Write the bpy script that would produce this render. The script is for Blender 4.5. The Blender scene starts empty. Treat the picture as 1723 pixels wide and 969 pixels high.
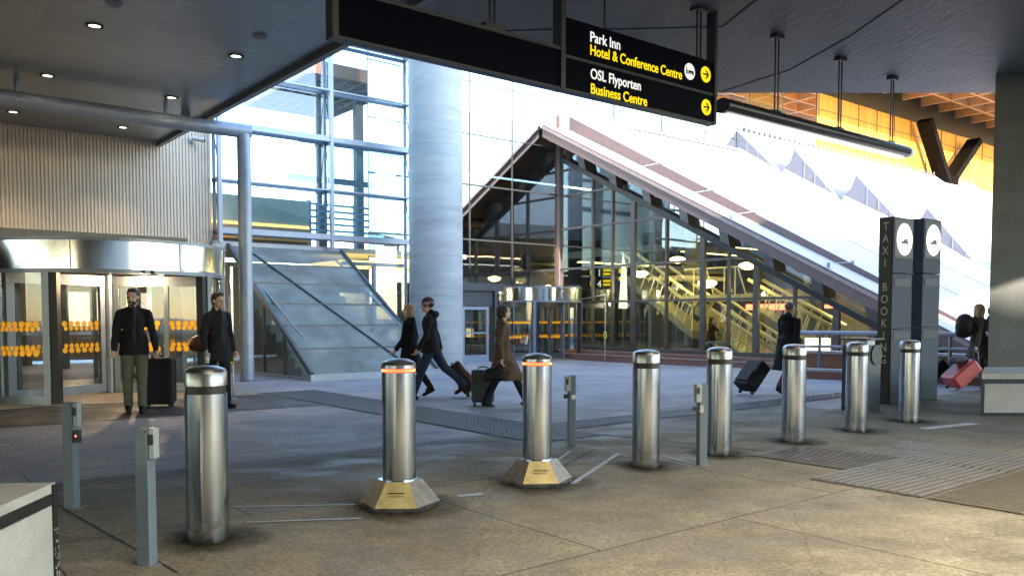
import bpy, bmesh, math, random
from mathutils import Vector, Matrix
R=math.radians
random.seed(7)
sc=bpy.context.scene
col=sc.collection
# ------------------------------------------------------------------ camera, sky, sun, exposure
FPX=1400.0; CXP=861.5; PITCH=R(2.8); CYP=533+FPX*math.tan(PITCH); CH=1.4
cam_d=bpy.data.cameras.new('camera'); cam=bpy.data.objects.new('camera',cam_d); col.objects.link(cam); sc.camera=cam
cam.location=(0,0,CH); cam.rotation_euler=(R(90)-PITCH,0,0)
cam_d.sensor_width=36; cam_d.lens=FPX/1723*36; cam_d.shift_y=(CYP-484.5)/1723; cam_d.clip_end=3000; cam_d.clip_start=.05
SUN_AZ=(0.50,-0.866); SUN_EL=R(14)
w=bpy.data.worlds.new('World'); sc.world=w; w.use_nodes=True
nt=w.node_tree; bg=nt.nodes['Background']
sky=nt.nodes.new('ShaderNodeTexSky'); sky.sky_type='NISHITA'; sky.sun_disc=False
sky.sun_elevation=SUN_EL; sky.sun_rotation=math.atan2(SUN_AZ[0],SUN_AZ[1]); sky.air_density=1.0; sky.dust_density=.3; sky.ozone_density=1.7
nt.links.new(sky.outputs[0],bg.inputs[0]); bg.inputs[1].default_value=0.15
sl=bpy.data.lights.new('sun','SUN'); so=bpy.data.objects.new('sun',sl); col.objects.link(so)
sl.energy=2.0; sl.angle=R(0.6); sl.color=(1.0,.88,.74)
sd=Vector((SUN_AZ[0]*math.cos(SUN_EL),SUN_AZ[1]*math.cos(SUN_EL),math.sin(SUN_EL)))
so.rotation_euler=sd.to_track_quat('Z','Y').to_euler(); so.location=(30,-50,40)
sc.view_settings.view_transform='Standard'; sc.view_settings.look='None'; sc.view_settings.gamma=1
sc.view_settings.use_curve_mapping=False; sc.view_settings.exposure=3.2
sc.render.engine='CYCLES'; sc.cycles.use_denoising=True; sc.cycles.max_bounces=10
sc.cycles.transparent_max_bounces=24; sc.cycles.glossy_bounces=5; sc.cycles.diffuse_bounces=4; sc.cycles.caustics_reflective=False; sc.cycles.caustics_refractive=False
sc.cycles.sample_clamp_indirect=6

# ------------------------------------------------------------------ frames
ANG=R(38.8); B=Vector((math.cos(ANG),math.sin(ANG),0)); A=Vector((-math.sin(ANG),math.cos(ANG),0))
def W(u,v,z=0): return B*u+A*v+Vector((0,0,z))
def UV(p): return (p.x*B.x+p.y*B.y, p.x*A.x+p.y*A.y)
def ss(t): t=max(0,min(1,t)); return t*t*(3-2*t)
def gz(x,y): return -0.1*ss((y-19)/9)
def gW(u,v,dz=0): p=W(u,v); p.z=gz(p.x,p.y)+dz; return p
def ray(px,py):
    a=(px-CXP)/FPX; b=(CYP-py)/FPX; return Vector((a,math.cos(PITCH)+b*math.sin(PITCH),-math.sin(PITCH)+b*math.cos(PITCH)))
def atz(px,py,z=0):
    r=ray(px,py); return Vector((0,0,CH))+r*((z-CH)/r.z)
def gnd(px,py):
    z=0
    for _ in range(6): p=atz(px,py,z); z=gz(p.x,p.y)
    return atz(px,py,z)
def onv(px,py,v): r=ray(px,py); return Vector((0,0,CH))+r*(v/(r.x*A.x+r.y*A.y))
def onu(px,py,u): r=ray(px,py); return Vector((0,0,CH))+r*(u/(r.x*B.x+r.y*B.y))

# ------------------------------------------------------------------ materials
MATS={}
def mat(name,c,rough=.6,metal=0,var=.12,nscale=6,bump=0,bscale=40,emit=None,estr=0,stretch=None,spec=.5,c2=None,coat=0):
    if name in MATS: return MATS[name]
    m=bpy.data.materials.new(name); m.use_nodes=True; n=m.node_tree.nodes; L=m.node_tree.links
    b=n['Principled BSDF']; b.inputs['Roughness'].default_value=rough; b.inputs['Metallic'].default_value=metal
    b.inputs['Specular IOR Level'].default_value=spec; b.inputs['Coat Weight'].default_value=coat
    tc=n.new('ShaderNodeTexCoord'); mp=n.new('ShaderNodeMapping'); L.new(tc.outputs['Object'],mp.inputs[0])
    if stretch: mp.inputs['Scale'].default_value=stretch
    ns=n.new('ShaderNodeTexNoise'); ns.inputs['Scale'].default_value=nscale; ns.inputs['Detail'].default_value=8; ns.inputs['Roughness'].default_value=.65
    L.new(mp.outputs[0],ns.inputs['Vector'])
    cr=n.new('ShaderNodeValToRGB'); c=list(c)[:3]; lo=[x*(1-var) for x in c]; hi=[min(1,x*(1+var)) for x in (c2 or c)]
    cr.color_ramp.elements[0].position=.3; cr.color_ramp.elements[1].position=.7
    cr.color_ramp.elements[0].color=(*lo,1); cr.color_ramp.elements[1].color=(*hi,1)
    L.new(ns.outputs[0],cr.inputs[0]); L.new(cr.outputs[0],b.inputs['Base Color'])
    mr=n.new('ShaderNodeMapRange'); mr.inputs['To Min'].default_value=max(0.02,rough*.82); mr.inputs['To Max'].default_value=min(1,rough*1.18)
    L.new(ns.outputs[0],mr.inputs[0]); L.new(mr.outputs[0],b.inputs['Roughness'])
    if bump:
        n2=n.new('ShaderNodeTexNoise'); n2.inputs['Scale'].default_value=bscale; n2.inputs['Detail'].default_value=6; L.new(mp.outputs[0],n2.inputs['Vector'])
        bp=n.new('ShaderNodeBump'); bp.inputs['Strength'].default_value=bump; bp.inputs['Distance'].default_value=.02; L.new(n2.outputs[0],bp.inputs['Height']); L.new(bp.outputs[0],b.inputs['Normal'])
    if emit: b.inputs['Emission Color'].default_value=(*emit,1); b.inputs['Emission Strength'].default_value=estr
    MATS[name]=m; return m
def emat(name,c,s): return mat(name,c,emit=c,estr=s,var=.02)
def glass(name,tint=(.9,.95,.94),refl=.12,rough=.02,edge=.5,dirt=0,dirtc=(.5,.55,.55)):
    if name in MATS: return MATS[name]
    m=bpy.data.materials.new(name); m.use_nodes=True; n=m.node_tree.nodes; L=m.node_tree.links
    n.remove(n['Principled BSDF']); out=n['Material Output']
    t=n.new('ShaderNodeBsdfTransparent'); t.inputs[0].default_value=(*tint,1)
    g=n.new('ShaderNodeBsdfGlossy'); g.inputs['Roughness'].default_value=rough; g.inputs[0].default_value=(.95,.97,1,1)
    lw=n.new('ShaderNodeLayerWeight'); lw.inputs[0].default_value=edge*.5
    ma=n.new('ShaderNodeMath'); ma.operation='MULTIPLY_ADD'; ma.inputs[1].default_value=.8; ma.inputs[2].default_value=refl; ma.use_clamp=True
    L.new(lw.outputs['Fresnel'],ma.inputs[0])
    tc=n.new('ShaderNodeTexCoord'); ns=n.new('ShaderNodeTexNoise'); ns.inputs['Scale'].default_value=.6; ns.inputs['Detail'].default_value=1.0; L.new(tc.outputs['Object'],ns.inputs['Vector'])
    bp=n.new('ShaderNodeBump'); bp.inputs['Strength'].default_value=.12; bp.inputs['Distance'].default_value=.03; L.new(ns.outputs[0],bp.inputs['Height']); L.new(bp.outputs[0],g.inputs['Normal'])
    mx=n.new('ShaderNodeMixShader'); L.new(ma.outputs[0],mx.inputs[0]); L.new(t.outputs[0],mx.inputs[1]); L.new(g.outputs[0],mx.inputs[2])
    last=mx
    if dirt:
        d=n.new('ShaderNodeBsdfDiffuse'); d.inputs[0].default_value=(*dirtc,1)
        n3=n.new('ShaderNodeTexNoise'); n3.inputs['Scale'].default_value=1.3; n3.inputs['Detail'].default_value=7; L.new(tc.outputs['Object'],n3.inputs['Vector'])
        mr=n.new('ShaderNodeMapRange'); mr.inputs['From Min'].default_value=.3; mr.inputs['From Max'].default_value=.75; mr.inputs['To Min'].default_value=dirt*.55; mr.inputs['To Max'].default_value=dirt*1.4; L.new(n3.outputs[0],mr.inputs[0])
        m2=n.new('ShaderNodeMixShader'); L.new(mr.outputs[0],m2.inputs[0]); L.new(mx.outputs[0],m2.inputs[1]); L.new(d.outputs[0],m2.inputs[2]); last=m2
    L.new(last.outputs[0],out.inputs[0]); MATS[name]=m; return m
def paving(name,c,c2,joint,su,sv,rough=.55,jw=.012,stain=.35,bump=.25,wetc=None,spec=.5,off=(0,0),spots=False):
    m=bpy.data.materials.new(name); m.use_nodes=True; n=m.node_tree.nodes; L=m.node_tree.links
    b=n['Principled BSDF']; b.inputs['Specular IOR Level'].default_value=spec
    tc=n.new('ShaderNodeTexCoord'); mp=n.new('ShaderNodeMapping'); mp.inputs['Rotation'].default_value=(0,0,-ANG); mp.inputs['Location'].default_value=(off[0],off[1],0); L.new(tc.outputs['Object'],mp.inputs[0])
    br=n.new('ShaderNodeTexBrick'); br.inputs['Scale'].default_value=1; br.inputs['Brick Width'].default_value=su; br.inputs['Row Height'].default_value=sv
    br.inputs['Mortar Size'].default_value=jw; br.inputs['Mortar Smooth'].default_value=.3; br.inputs['Color1'].default_value=(*c,1); br.inputs['Color2'].default_value=(*c2,1); br.inputs['Mortar'].default_value=(*joint,1); br.offset=.5
    L.new(mp.outputs[0],br.inputs['Vector'])
    def noise(s,d,st=None):
        x=n.new('ShaderNodeTexNoise'); x.inputs['Scale'].default_value=s; x.inputs['Detail'].default_value=d; x.inputs['Roughness'].default_value=.68
        if st:
            q=n.new('ShaderNodeMapping'); q.inputs['Scale'].default_value=st; q.inputs['Rotation'].default_value=(0,0,-ANG); L.new(tc.outputs['Object'],q.inputs[0]); L.new(q.outputs[0],x.inputs['Vector'])
        else: L.new(tc.outputs['Object'],x.inputs['Vector'])
        return x
    def ramp(src,p0,p1,a,bb):
        r=n.new('ShaderNodeMapRange'); r.inputs['From Min'].default_value=p0; r.inputs['From Max'].default_value=p1; r.inputs['To Min'].default_value=a; r.inputs['To Max'].default_value=bb; L.new(src.outputs[0],r.inputs[0]); return r
    def mul(a,f):
        x=n.new('ShaderNodeMix'); x.data_type='RGBA'; x.blend_type='MULTIPLY'; x.inputs[0].default_value=1; L.new(a,x.inputs[6]); L.new(f.outputs[0],x.inputs[7]); return x.outputs[2]
    big=noise(.55,6); mid=noise(2.6,10,(.8,1,1)); fine=noise(34,12); strk=noise(1.5,12,(.75,1.15,1))
    o=mul(br.outputs['Color'],ramp(big,.35,.7,1-stain,1.12)); o=mul(o,ramp(mid,.3,.7,1-stain*.8,1.12)); o=mul(o,ramp(fine,.34,.66,.62,1.30)); o=mul(o,ramp(strk,.42,.6,1-stain*.7,1.05))
    if spots:
        vo=n.new('ShaderNodeTexVoronoi'); vo.inputs['Scale'].default_value=5.5; L.new(tc.outputs['Object'],vo.inputs['Vector'])
        o=mul(o,ramp(vo,.05,.09,.5,1.0))
        vo2=n.new('ShaderNodeTexVoronoi'); vo2.inputs['Scale'].default_value=.55; vo2.feature='DISTANCE_TO_EDGE'
        nn=noise(1.5,6); mxv=n.new('ShaderNodeMix'); mxv.data_type='VECTOR'; mxv.inputs[0].default_value=.25; L.new(tc.outputs['Object'],mxv.inputs[4]); L.new(nn.outputs['Color'],mxv.inputs[5]); L.new(mxv.outputs[1],vo2.inputs['Vector'])
        o=mul(o,ramp(vo2,.0,.004,.7,1.0))
    L.new(o,b.inputs['Base Color'])
    rr=ramp(strk,.38,.62,rough*.6,rough*1.15); L.new(rr.outputs[0],b.inputs['Roughness'])
    ad=n.new('ShaderNodeMath'); ad.operation='MULTIPLY_ADD'; ad.inputs[1].default_value=-.5; L.new(br.outputs['Fac'],ad.inputs[0]); L.new(fine.outputs[0],ad.inputs[2])
    bp=n.new('ShaderNodeBump'); bp.inputs['Strength'].default_value=bump; bp.inputs['Distance'].default_value=.008; L.new(ad.outputs[0],bp.inputs['Height']); L.new(bp.outputs[0],b.inputs['Normal'])
    MATS[name]=m; return m
def steel(name,c=(.54,.59,.65),rough=.14,sc_=30,bump=.13):
    m=mat(name,c,rough,1,.10,sc_,stretch=(1,1,.04)); n=m.node_tree.nodes; L=m.node_tree.links; b=n['Principled BSDF']
    mp=[x for x in n if x.type=='MAPPING'][0]
    n2=n.new('ShaderNodeTexNoise'); n2.inputs['Scale'].default_value=sc_*1.6; n2.inputs['Detail'].default_value=3; L.new(mp.outputs[0],n2.inputs['Vector'])
    bp=n.new('ShaderNodeBump'); bp.inputs['Strength'].default_value=bump; bp.inputs['Distance'].default_value=.01; L.new(n2.outputs[0],bp.inputs['Height']); L.new(bp.outputs[0],b.inputs['Normal'])
    tc=[x for x in n if x.type=='TEX_COORD'][0]; n3=n.new('ShaderNodeTexNoise'); n3.inputs['Scale'].default_value=5.5; n3.inputs['Detail'].default_value=12; n3.inputs['Roughness'].default_value=.75; L.new(tc.outputs['Object'],n3.inputs['Vector'])
    r3=n.new('ShaderNodeMapRange'); r3.inputs['From Min'].default_value=.35; r3.inputs['From Max'].default_value=.72; r3.inputs['To Min'].default_value=0; r3.inputs['To Max'].default_value=.05; L.new(n3.outputs[0],r3.inputs[0])
    mr=[x for x in n if x.type=='MAP_RANGE' and x.outputs[0].links and x.outputs[0].links[0].to_node==b][0]
    ad=n.new('ShaderNodeMath'); L.new(mr.outputs[0],ad.inputs[0]); L.new(r3.outputs[0],ad.inputs[1]); L.new(ad.outputs[0],b.inputs['Roughness'])
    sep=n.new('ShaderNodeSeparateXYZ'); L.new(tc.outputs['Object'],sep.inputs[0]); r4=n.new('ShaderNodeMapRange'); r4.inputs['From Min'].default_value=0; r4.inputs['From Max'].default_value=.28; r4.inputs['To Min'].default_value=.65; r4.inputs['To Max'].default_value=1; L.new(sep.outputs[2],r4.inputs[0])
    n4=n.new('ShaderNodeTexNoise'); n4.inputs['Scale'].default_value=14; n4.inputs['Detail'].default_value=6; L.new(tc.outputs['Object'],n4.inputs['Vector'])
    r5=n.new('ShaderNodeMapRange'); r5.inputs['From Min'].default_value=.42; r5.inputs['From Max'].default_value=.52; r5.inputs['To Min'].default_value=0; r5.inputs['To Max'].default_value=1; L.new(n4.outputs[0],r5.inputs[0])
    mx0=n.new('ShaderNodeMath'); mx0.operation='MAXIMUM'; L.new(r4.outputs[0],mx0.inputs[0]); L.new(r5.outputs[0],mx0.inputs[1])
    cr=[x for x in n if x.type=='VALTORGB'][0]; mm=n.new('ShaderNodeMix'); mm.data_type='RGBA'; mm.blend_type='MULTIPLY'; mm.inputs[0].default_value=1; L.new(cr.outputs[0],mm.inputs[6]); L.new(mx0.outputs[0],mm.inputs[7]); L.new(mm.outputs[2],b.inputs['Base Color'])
    return m

STEEL=steel('brushed_steel'); STEEL2=steel('polished_steel',(.64,.66,.68),.12,3,.12)
ALU=mat('grey_aluminium',(.24,.27,.32),.42,.6); ALUP=mat('pale_painted_steel',(.34,.39,.46),.38,.2)
BLACK=mat('black_rubber',(.012,.012,.014),.5); DARK=mat('dark_frame',(.035,.037,.04),.45,.3)
NAVY=mat('navy_sign',(.002,.003,.010),.4,spec=.04); CONC=mat('smooth_concrete',(.36,.37,.37),.75,0,.16,2.5,.25,30)
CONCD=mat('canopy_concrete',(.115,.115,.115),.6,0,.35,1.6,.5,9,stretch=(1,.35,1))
CONCB=mat('block_concrete',(.42,.42,.39),.8,0,.14,4,.4,30)
COPPER=mat('copper_sheet',(.66,.58,.56),.5,.15,.08,1.2,.1,8); COPDK=mat('copper_fascia',(.18,.13,.125),.5,.25)
GREYMET=mat('skylight_metal',(.16,.175,.215),.55,0)
TIMBER=mat('timber_orange',(.80,.36,.035),.55,0,.25,2,.1,30,stretch=(3,3,.15)); TIMB2=mat('timber_coffer',(.42,.23,.09),.6,0,.2,4)
WARM=emat('warm_lamp',(1,.74,.42),2.5); WARMD=emat('downlight_glow',(1,.88,.62),.9); GLOBE=emat('globe_glow',(1,.80,.42),1.2)
WHITEG=emat('white_glow',(1,.97,.90),.25); REDG=emat('red_glow',(1,.06,.015),.26)
YEL=emat('yellow_letter',(1,.70,.0),.10); WHT=emat('white_letter',(.9,.92,.9),.08); DOT=mat('amber_dot',(.95,.42,.01),.5,emit=(1,.42,.01),estr=.05)
GL_F=glass('facade_glass',(.80,.90,.92),.10,dirt=.05,dirtc=(.5,.65,.7)); GL_D=glass('door_glass',(.86,.90,.88),.05)
GL_T=glass('tall_wall_glass',(.45,.50,.54),.42,dirt=0); GL_H=glass('hall_glass',(.60,.66,.52),.12); GL_W=glass('sloped_glass',(.66,.74,.70),.02,.18,.12,dirt=.60,dirtc=(.36,.375,.345))

GL_K=glass('dark_hall_glass',(.22,.25,.26),.36)
GL_B=glass('blue_tinted_glass',(.50,.76,.86),.14,dirt=.12,dirtc=(.30,.50,.62))
# ------------------------------------------------------------------ mesh builder
class MB:
    def __init__(s,M=None): s.v=[];s.f=[];s.M=M or Matrix.Identity(4);s.sm=[]
    def add(s,vs,fs,smooth=False):
        o=len(s.v); s.v+=[s.M@Vector(p) for p in vs]; s.f+=[[i+o for i in f] for f in fs]; s.sm+=[smooth]*len(fs); return s
    def box(s,a,b,bev=0):
        x0,y0,z0=[min(a[i],b[i]) for i in range(3)]; x1,y1,z1=[max(a[i],b[i]) for i in range(3)]
        if bev:
            bm=bmesh.new(); bmesh.ops.create_cube(bm,size=1)
            for v in bm.verts: v.co=Vector((x0+(v.co.x+.5)*(x1-x0),y0+(v.co.y+.5)*(y1-y0),z0+(v.co.z+.5)*(z1-z0)))
            bmesh.ops.bevel(bm,geom=bm.edges[:],offset=bev,segments=2,affect='EDGES',profile=.5)
            bm.verts.index_update(); s.add([v.co.copy() for v in bm.verts],[[v.index for v in f.verts] for f in bm.faces]); bm.free(); return s
        return s.add([(x0,y0,z0),(x1,y0,z0),(x1,y1,z0),(x0,y1,z0),(x0,y0,z1),(x1,y0,z1),(x1,y1,z1),(x0,y1,z1)],[(0,3,2,1),(4,5,6,7),(0,1,5,4),(1,2,6,5),(2,3,7,6),(3,0,4,7)])
    def bar(s,p,q,w,h=None,up=(0,0,1)):
        p,q=Vector(p),Vector(q); h=h or w; d=(q-p).normalized(); up=Vector(up)
        if abs(d.dot(up))>.98: up=Vector((0,1,0)) if abs(d.y)<.9 else Vector((1,0,0))
        r=d.cross(up).normalized()*w/2; u=r.cross(d).normalized()*h/2
        vs=[p-r-u,p+r-u,p+r+u,p-r+u,q-r-u,q+r-u,q+r+u,q-r+u]
        return s.add(vs,[(0,1,2,3),(7,6,5,4),(0,4,5,1),(1,5,6,2),(2,6,7,3),(3,7,4,0)])
    def tube(s,pts,r,n=12,caps=True):
        pts=[Vector(p) for p in pts]; rs=r if isinstance(r,(list,tuple)) else [r]*len(pts); rings=[];pr=None
        for i,p in enumerate(pts):
            d=(pts[min(i+1,len(pts)-1)]-pts[max(i-1,0)]).normalized()
            if pr is None: pr=d.orthogonal().normalized() if abs(d.z)<.99 else Vector((1,0,0))
            a=(pr-d*pr.dot(d)).normalized(); pr=a; b=d.cross(a)
            rings.append([p+(a*math.cos(2*math.pi*k/n)+b*math.sin(2*math.pi*k/n))*rs[i] for k in range(n)])
        vs=[x for g in rings for x in g]; fs=[]
        for i in range(len(rings)-1):
            for k in range(n): fs.append((i*n+k,i*n+(k+1)%n,(i+1)*n+(k+1)%n,(i+1)*n+k))
        s.add(vs,fs,True)
        if caps:
            s.add(rings[0],[list(range(n))[::-1]]); s.add(rings[-1],[list(range(n))])
        return s
    def lathe(s,prof,c=(0,0,0),n=32,a0=0,a1=2*math.pi,smooth=True,sx=1,sy=1):
        if smooth and len(prof)>2:
            for i in range(1,len(prof)-1):
                d0=math.atan2(prof[i][1]-prof[i-1][1],prof[i][0]-prof[i-1][0]); d1=math.atan2(prof[i+1][1]-prof[i][1],prof[i+1][0]-prof[i][0])
                if abs((d1-d0+math.pi)%(2*math.pi)-math.pi)>.6:
                    s.lathe(prof[:i+1],c,n,a0,a1,smooth,sx,sy); return s.lathe(prof[i:],c,n,a0,a1,smooth,sx,sy)
        full=abs(a1-a0-2*math.pi)<1e-6; m=n if full else n+1; vs=[]
        for (r,z) in prof:
            for k in range(m):
                t=a0+(a1-a0)*k/n; vs.append((c[0]+r*math.cos(t)*sx,c[1]+r*math.sin(t)*sy,c[2]+z))
        fs=[]
        for i in range(len(prof)-1):
            for k in range(n): fs.append((i*m+k,i*m+(k+1)%m,(i+1)*m+(k+1)%m,(i+1)*m+k))
        return s.add(vs,fs,smooth)
    def disc(s,c,r,n=24,axis='z',ry=None,flip=False):
        c=Vector(c); vs=[]
        for k in range(n):
            t=2*math.pi*k/n; a,b=r*math.cos(t),(ry or r)*math.sin(t)
            vs.append(c+Vector({'z':(a,b,0),'y':(a,0,b),'x':(0,a,b)}[axis]))
        return s.add(vs,[list(range(n))[::-1] if flip else list(range(n))])
    def prism(s,poly,d):     # poly: list of 3D points (planar), extruded by d
        n=len(poly); d=Vector(d); p=[Vector(x) for x in poly]; q=[x+d for x in p]
        return s.add(p+q,[list(range(n))[::-1],[i+n for i in range(n)]]+[(i,(i+1)%n,(i+1)%n+n,i+n) for i in range(n)])
    def build(s,name,m,parent=None,mods=None):
        me=bpy.data.meshes.new(name); Mi=Matrix.Identity(4)
        if parent is not None: Mi=wm(parent).inverted()
        me.from_pydata([Mi@v for v in s.v],[],s.f); me.materials.append(m)
        for i,p in enumerate(me.polygons): p.use_smooth=s.sm[i]
        bm=bmesh.new(); bm.from_mesh(me); bmesh.ops.recalc_face_normals(bm,faces=bm.faces[:]) if parent is not None or True else None; bm.to_mesh(me); bm.free()
        o=bpy.data.objects.new(name,me); col.objects.link(o); o.parent=parent; return o
def wm(o):
    M=Matrix.LocRotScale(o.location,o.rotation_euler,o.scale)
    return wm(o.parent)@M if o.parent else M
FM=Matrix.Rotation(ANG,4,'Z')       # building frame: local x = u, local y = v
def UB(): return MB(FM)
def tag(o,label=None,cat=None,group=None,kind=None):
    if label: o['label']=label
    if cat: o['category']=cat
    if group: o['group']=group
    if kind: o['kind']=kind
    return o
def thing(name,label,cat,loc=(0,0,0),rz=0,group=None,rot=None):
    o=bpy.data.objects.new(name,None); col.objects.link(o); o.location=loc; o.rotation_euler=rot or (0,0,rz); o.empty_display_size=.2
    return tag(o,label,cat,group)
def LM(o): return wm(o)
def LB(o): return MB(wm(o))         # builder whose coordinates are local to o
def copy_tree(o,parent=None):
    c=o.copy(); col.objects.link(c); c.parent=parent
    for ch in [x for x in bpy.data.objects if x.parent is o]: copy_tree(ch,c)
    return c
def lamp(name,loc,e,size,c=(1,.72,.42),parent=None,kind='POINT',rot=None,sy=None):
    l=bpy.data.lights.new(name,kind); l.energy=e; l.color=c
    if kind=='AREA': l.size=size; l.shape='RECTANGLE'; l.size_y=sy or size
    else: l.shadow_soft_size=size
    o=bpy.data.objects.new(name,l); col.objects.link(o)
    if parent: o.parent=parent; o.matrix_local=wm(parent).inverted()@(Matrix.Translation(loc)@(Matrix.Rotation(rot,4,'Z') if rot else Matrix.Identity(4)))
    else: o.location=loc; o.rotation_euler=(0,0,rot or 0)
    return o

# ------------------------------------------------------------------ ground and paving
def grid_uv(us,vs,dz):
    m=MB(); V=[gW(u,v,dz) for v in vs for u in us]; n=len(us)
    m.add(V,[(j*n+i,j*n+i+1,(j+1)*n+i+1,(j+1)*n+i) for j in range(len(vs)-1) for i in range(n-1)]); return m
def rng(a,b,s): k=max(1,int(math.ceil((b-a)/s))); return [a+(b-a)*i/k for i in range(k+1)]
P_PLAZA=paving('plaza_paving',(.385,.365,.385),(.42,.40,.42),(.20,.19,.20),2.4,1.2,.75,.010,.24,.3,spec=.3)
P_APRON=paving('apron_concrete',(.29,.265,.205),(.32,.295,.225),(.10,.085,.06),2.6,2.2,.85,.008,.34,.6,spec=.25,off=(.4,.9),spots=True)
P_DARK=paving('dark_matting',(.045,.045,.05),(.055,.055,.06),(.03,.03,.03),1.2,.6,.7,.01,.3,.6)
far=[-400,-200,-110,-60]
us=far+rng(-30,45,.5)+[70,120,220,400]; vs=[-400,-200,-100,-50]+rng(-14,36,.5)+[60,110,220,400]
tag(grid_uv(us,vs,0).build('ground',P_PLAZA),kind='structure')
tag(grid_uv(rng(-14,24,.5),rng(-20,6.75,.5),.004).build('pavement',P_APRON),kind='structure')
tag(grid_uv(rng(-14,11.6,.5),rng(6.75,7.55,.4),.004).build('kerb_strip',paving('kerb_strip_paving',(.17,.16,.145),(.19,.18,.16),(.05,.05,.05),1.2,.8,.8,.008,.3,.3)),kind='structure')
m=MB()
for k in range(3): 
    for (u0,u1) in ((-14,11.6),): 
        us_=rng(u0,u1,.6); vv=7.58+k*.09
        V=[gW(u,v,.010) for v in (vv,vv+.035) for u in us_]; n=len(us_); m.add(V,[(i,i+1,n+i+1,n+i) for i in range(n-1)])
tag(m.build('drain_strip',mat('drain_slot',(.035,.035,.037),.6)),kind='structure')
tag(grid_uv(rng(-6,5.9,.5),rng(12.15,14.6,.4),.006).build('entrance_matting',P_DARK),kind='structure')
tag(grid_uv(rng(-6,6.0,.5),rng(14.6,20.5,.4),.006).build('entrance_floor',paving('entrance_floor_stone',(.36,.30,.22),(.40,.33,.24),(.2,.18,.14),.9,.9,.4,.006,.15,.1)),kind='structure')
# tactile bands: ribbed paving
TAC=mat('tactile_dark',(.085,.085,.095),.6,0,.2,5,.3,50); TACL=mat('tactile_rib',(.18,.17,.15),.5,0,.3,6,.2,40); TACB=mat('tactile_bed',(.115,.105,.088),.6,0,.25,5,.2,40)
def tactile(u0,u1,v0,v1,along,bed,rib,pitch=.07,rw=.035,name='tactile_paving',studs=False):
    m=grid_uv(rng(u0,u1,.5),rng(v0,v1,.5),.011); b=tag(m.build(name,bed),kind='structure')
    m=MB()
    a0,a1=(v0,v1) if along=='u' else (u0,u1); k=a0+pitch/2
    while k<a1:
        L0,L1=(u0,u1) if along=='u' else (v0,v1); segs=rng(L0+.02,L1-.02,.14 if studs else .9)
        for i in range(len(segs)-1):
            s0,s1=segs[i]+.012,segs[i+1]-.012
            c=[(s0,k-rw/2),(s1,k-rw/2),(s1,k+rw/2),(s0,k+rw/2)]
            if along!='u': c=[(q,p) for p,q in c]
            lo=[gW(p,q,.0115) for p,q in c]; hi=[gW(p,q,.017) for p,q in c]
            m.add(lo+hi,[(4,5,6,7),(0,1,5,4),(1,2,6,5),(2,3,7,6),(3,0,4,7)])
        k+=pitch
    r=m.build('ribs',rib,b); return b
tactile(5.95,7.0,6.95,14.7,'u',TAC,mat('tactile_dark_rib',(.11,.11,.125),.5,0,.2,8),.085,.045,studs=True)
tactile(7.0,16,7.62,8.15,'u',TAC,MATS['tactile_dark_rib'],.085,.045,studs=True)
tactile(7.08,8.05,3.95,5.0,'v',TACB,TACL,.075,.03)
tactile(6.45,8.15,2.98,3.93,'u',TACB,TACL,.075,.036)
tactile(8.07,9.3,3.0,4.4,'u',TACB,TACL,.075,.036)
tactile(6.45,9.2,2.25,2.95,'v',TACB,mat('tactile_rib_dull',(.17,.15,.11),.6),.075,.036)
# steel strips let into the pavement, worn patches
m=MB()
def strip(px0,py0,px1,py1,w,dz=.009):
    p,q=gnd(px0,py0),gnd(px1,py1); p.z+=dz; q.z+=dz; d=(q-p).normalized(); r=Vector((d.y,-d.x,0))*w/2; m.add([p-r,p+r,q+r,q-r],[(0,1,2,3)])
for a in ((385,854,596,850,.03),(415,880,610,873,.035),(905,798,960,760,.035),(963,815,1040,764,.045),(1115,768,1170,782,.03),(770,836,812,832,.09)): strip(*a)
tag(m.build('ground_steel_strip',mat('worn_steel_strip',(.33,.32,.29),.5,.2,.35,9)),kind='structure')
m=MB()
for a in ((918,800,1000,757,.02),(1000,730,1290,760,.03),(85,845,300,965,.012)): strip(*a,dz=.0085)
tag(m.build('ground_joint',mat('dark_joint',(.03,.028,.025),.8)),kind='structure')
m=MB()
for a in ((1553,722,1640,713,.16),): strip(*a,dz=.009)
tag(m.build('ground_marking',mat('worn_white_paint',(.55,.56,.58),.6,0,.4,14)),kind='structure')
# litter flecks on the matting and the concrete
m=MB()
for k in range(46):
    u,v=random.uniform(-2,5.6),random.uniform(12.3,14.4)
    if k>22: u,v=random.uniform(-1,11),random.uniform(1.5,7)
    p=gW(u,v,.013); r=random.uniform(.01,.03) if k<=22 else random.uniform(.005,.012); t=random.random()*3
    m.add([p+Vector((math.cos(t+q)*r*(1+.5*(q<2)),math.sin(t+q)*r,0)) for q in (0,1.5,3,4.6)],[(0,1,2,3)])
tag(m.build('litter',mat('litter_paper',(.6,.55,.45),.8)),kind='stuff')

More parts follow.
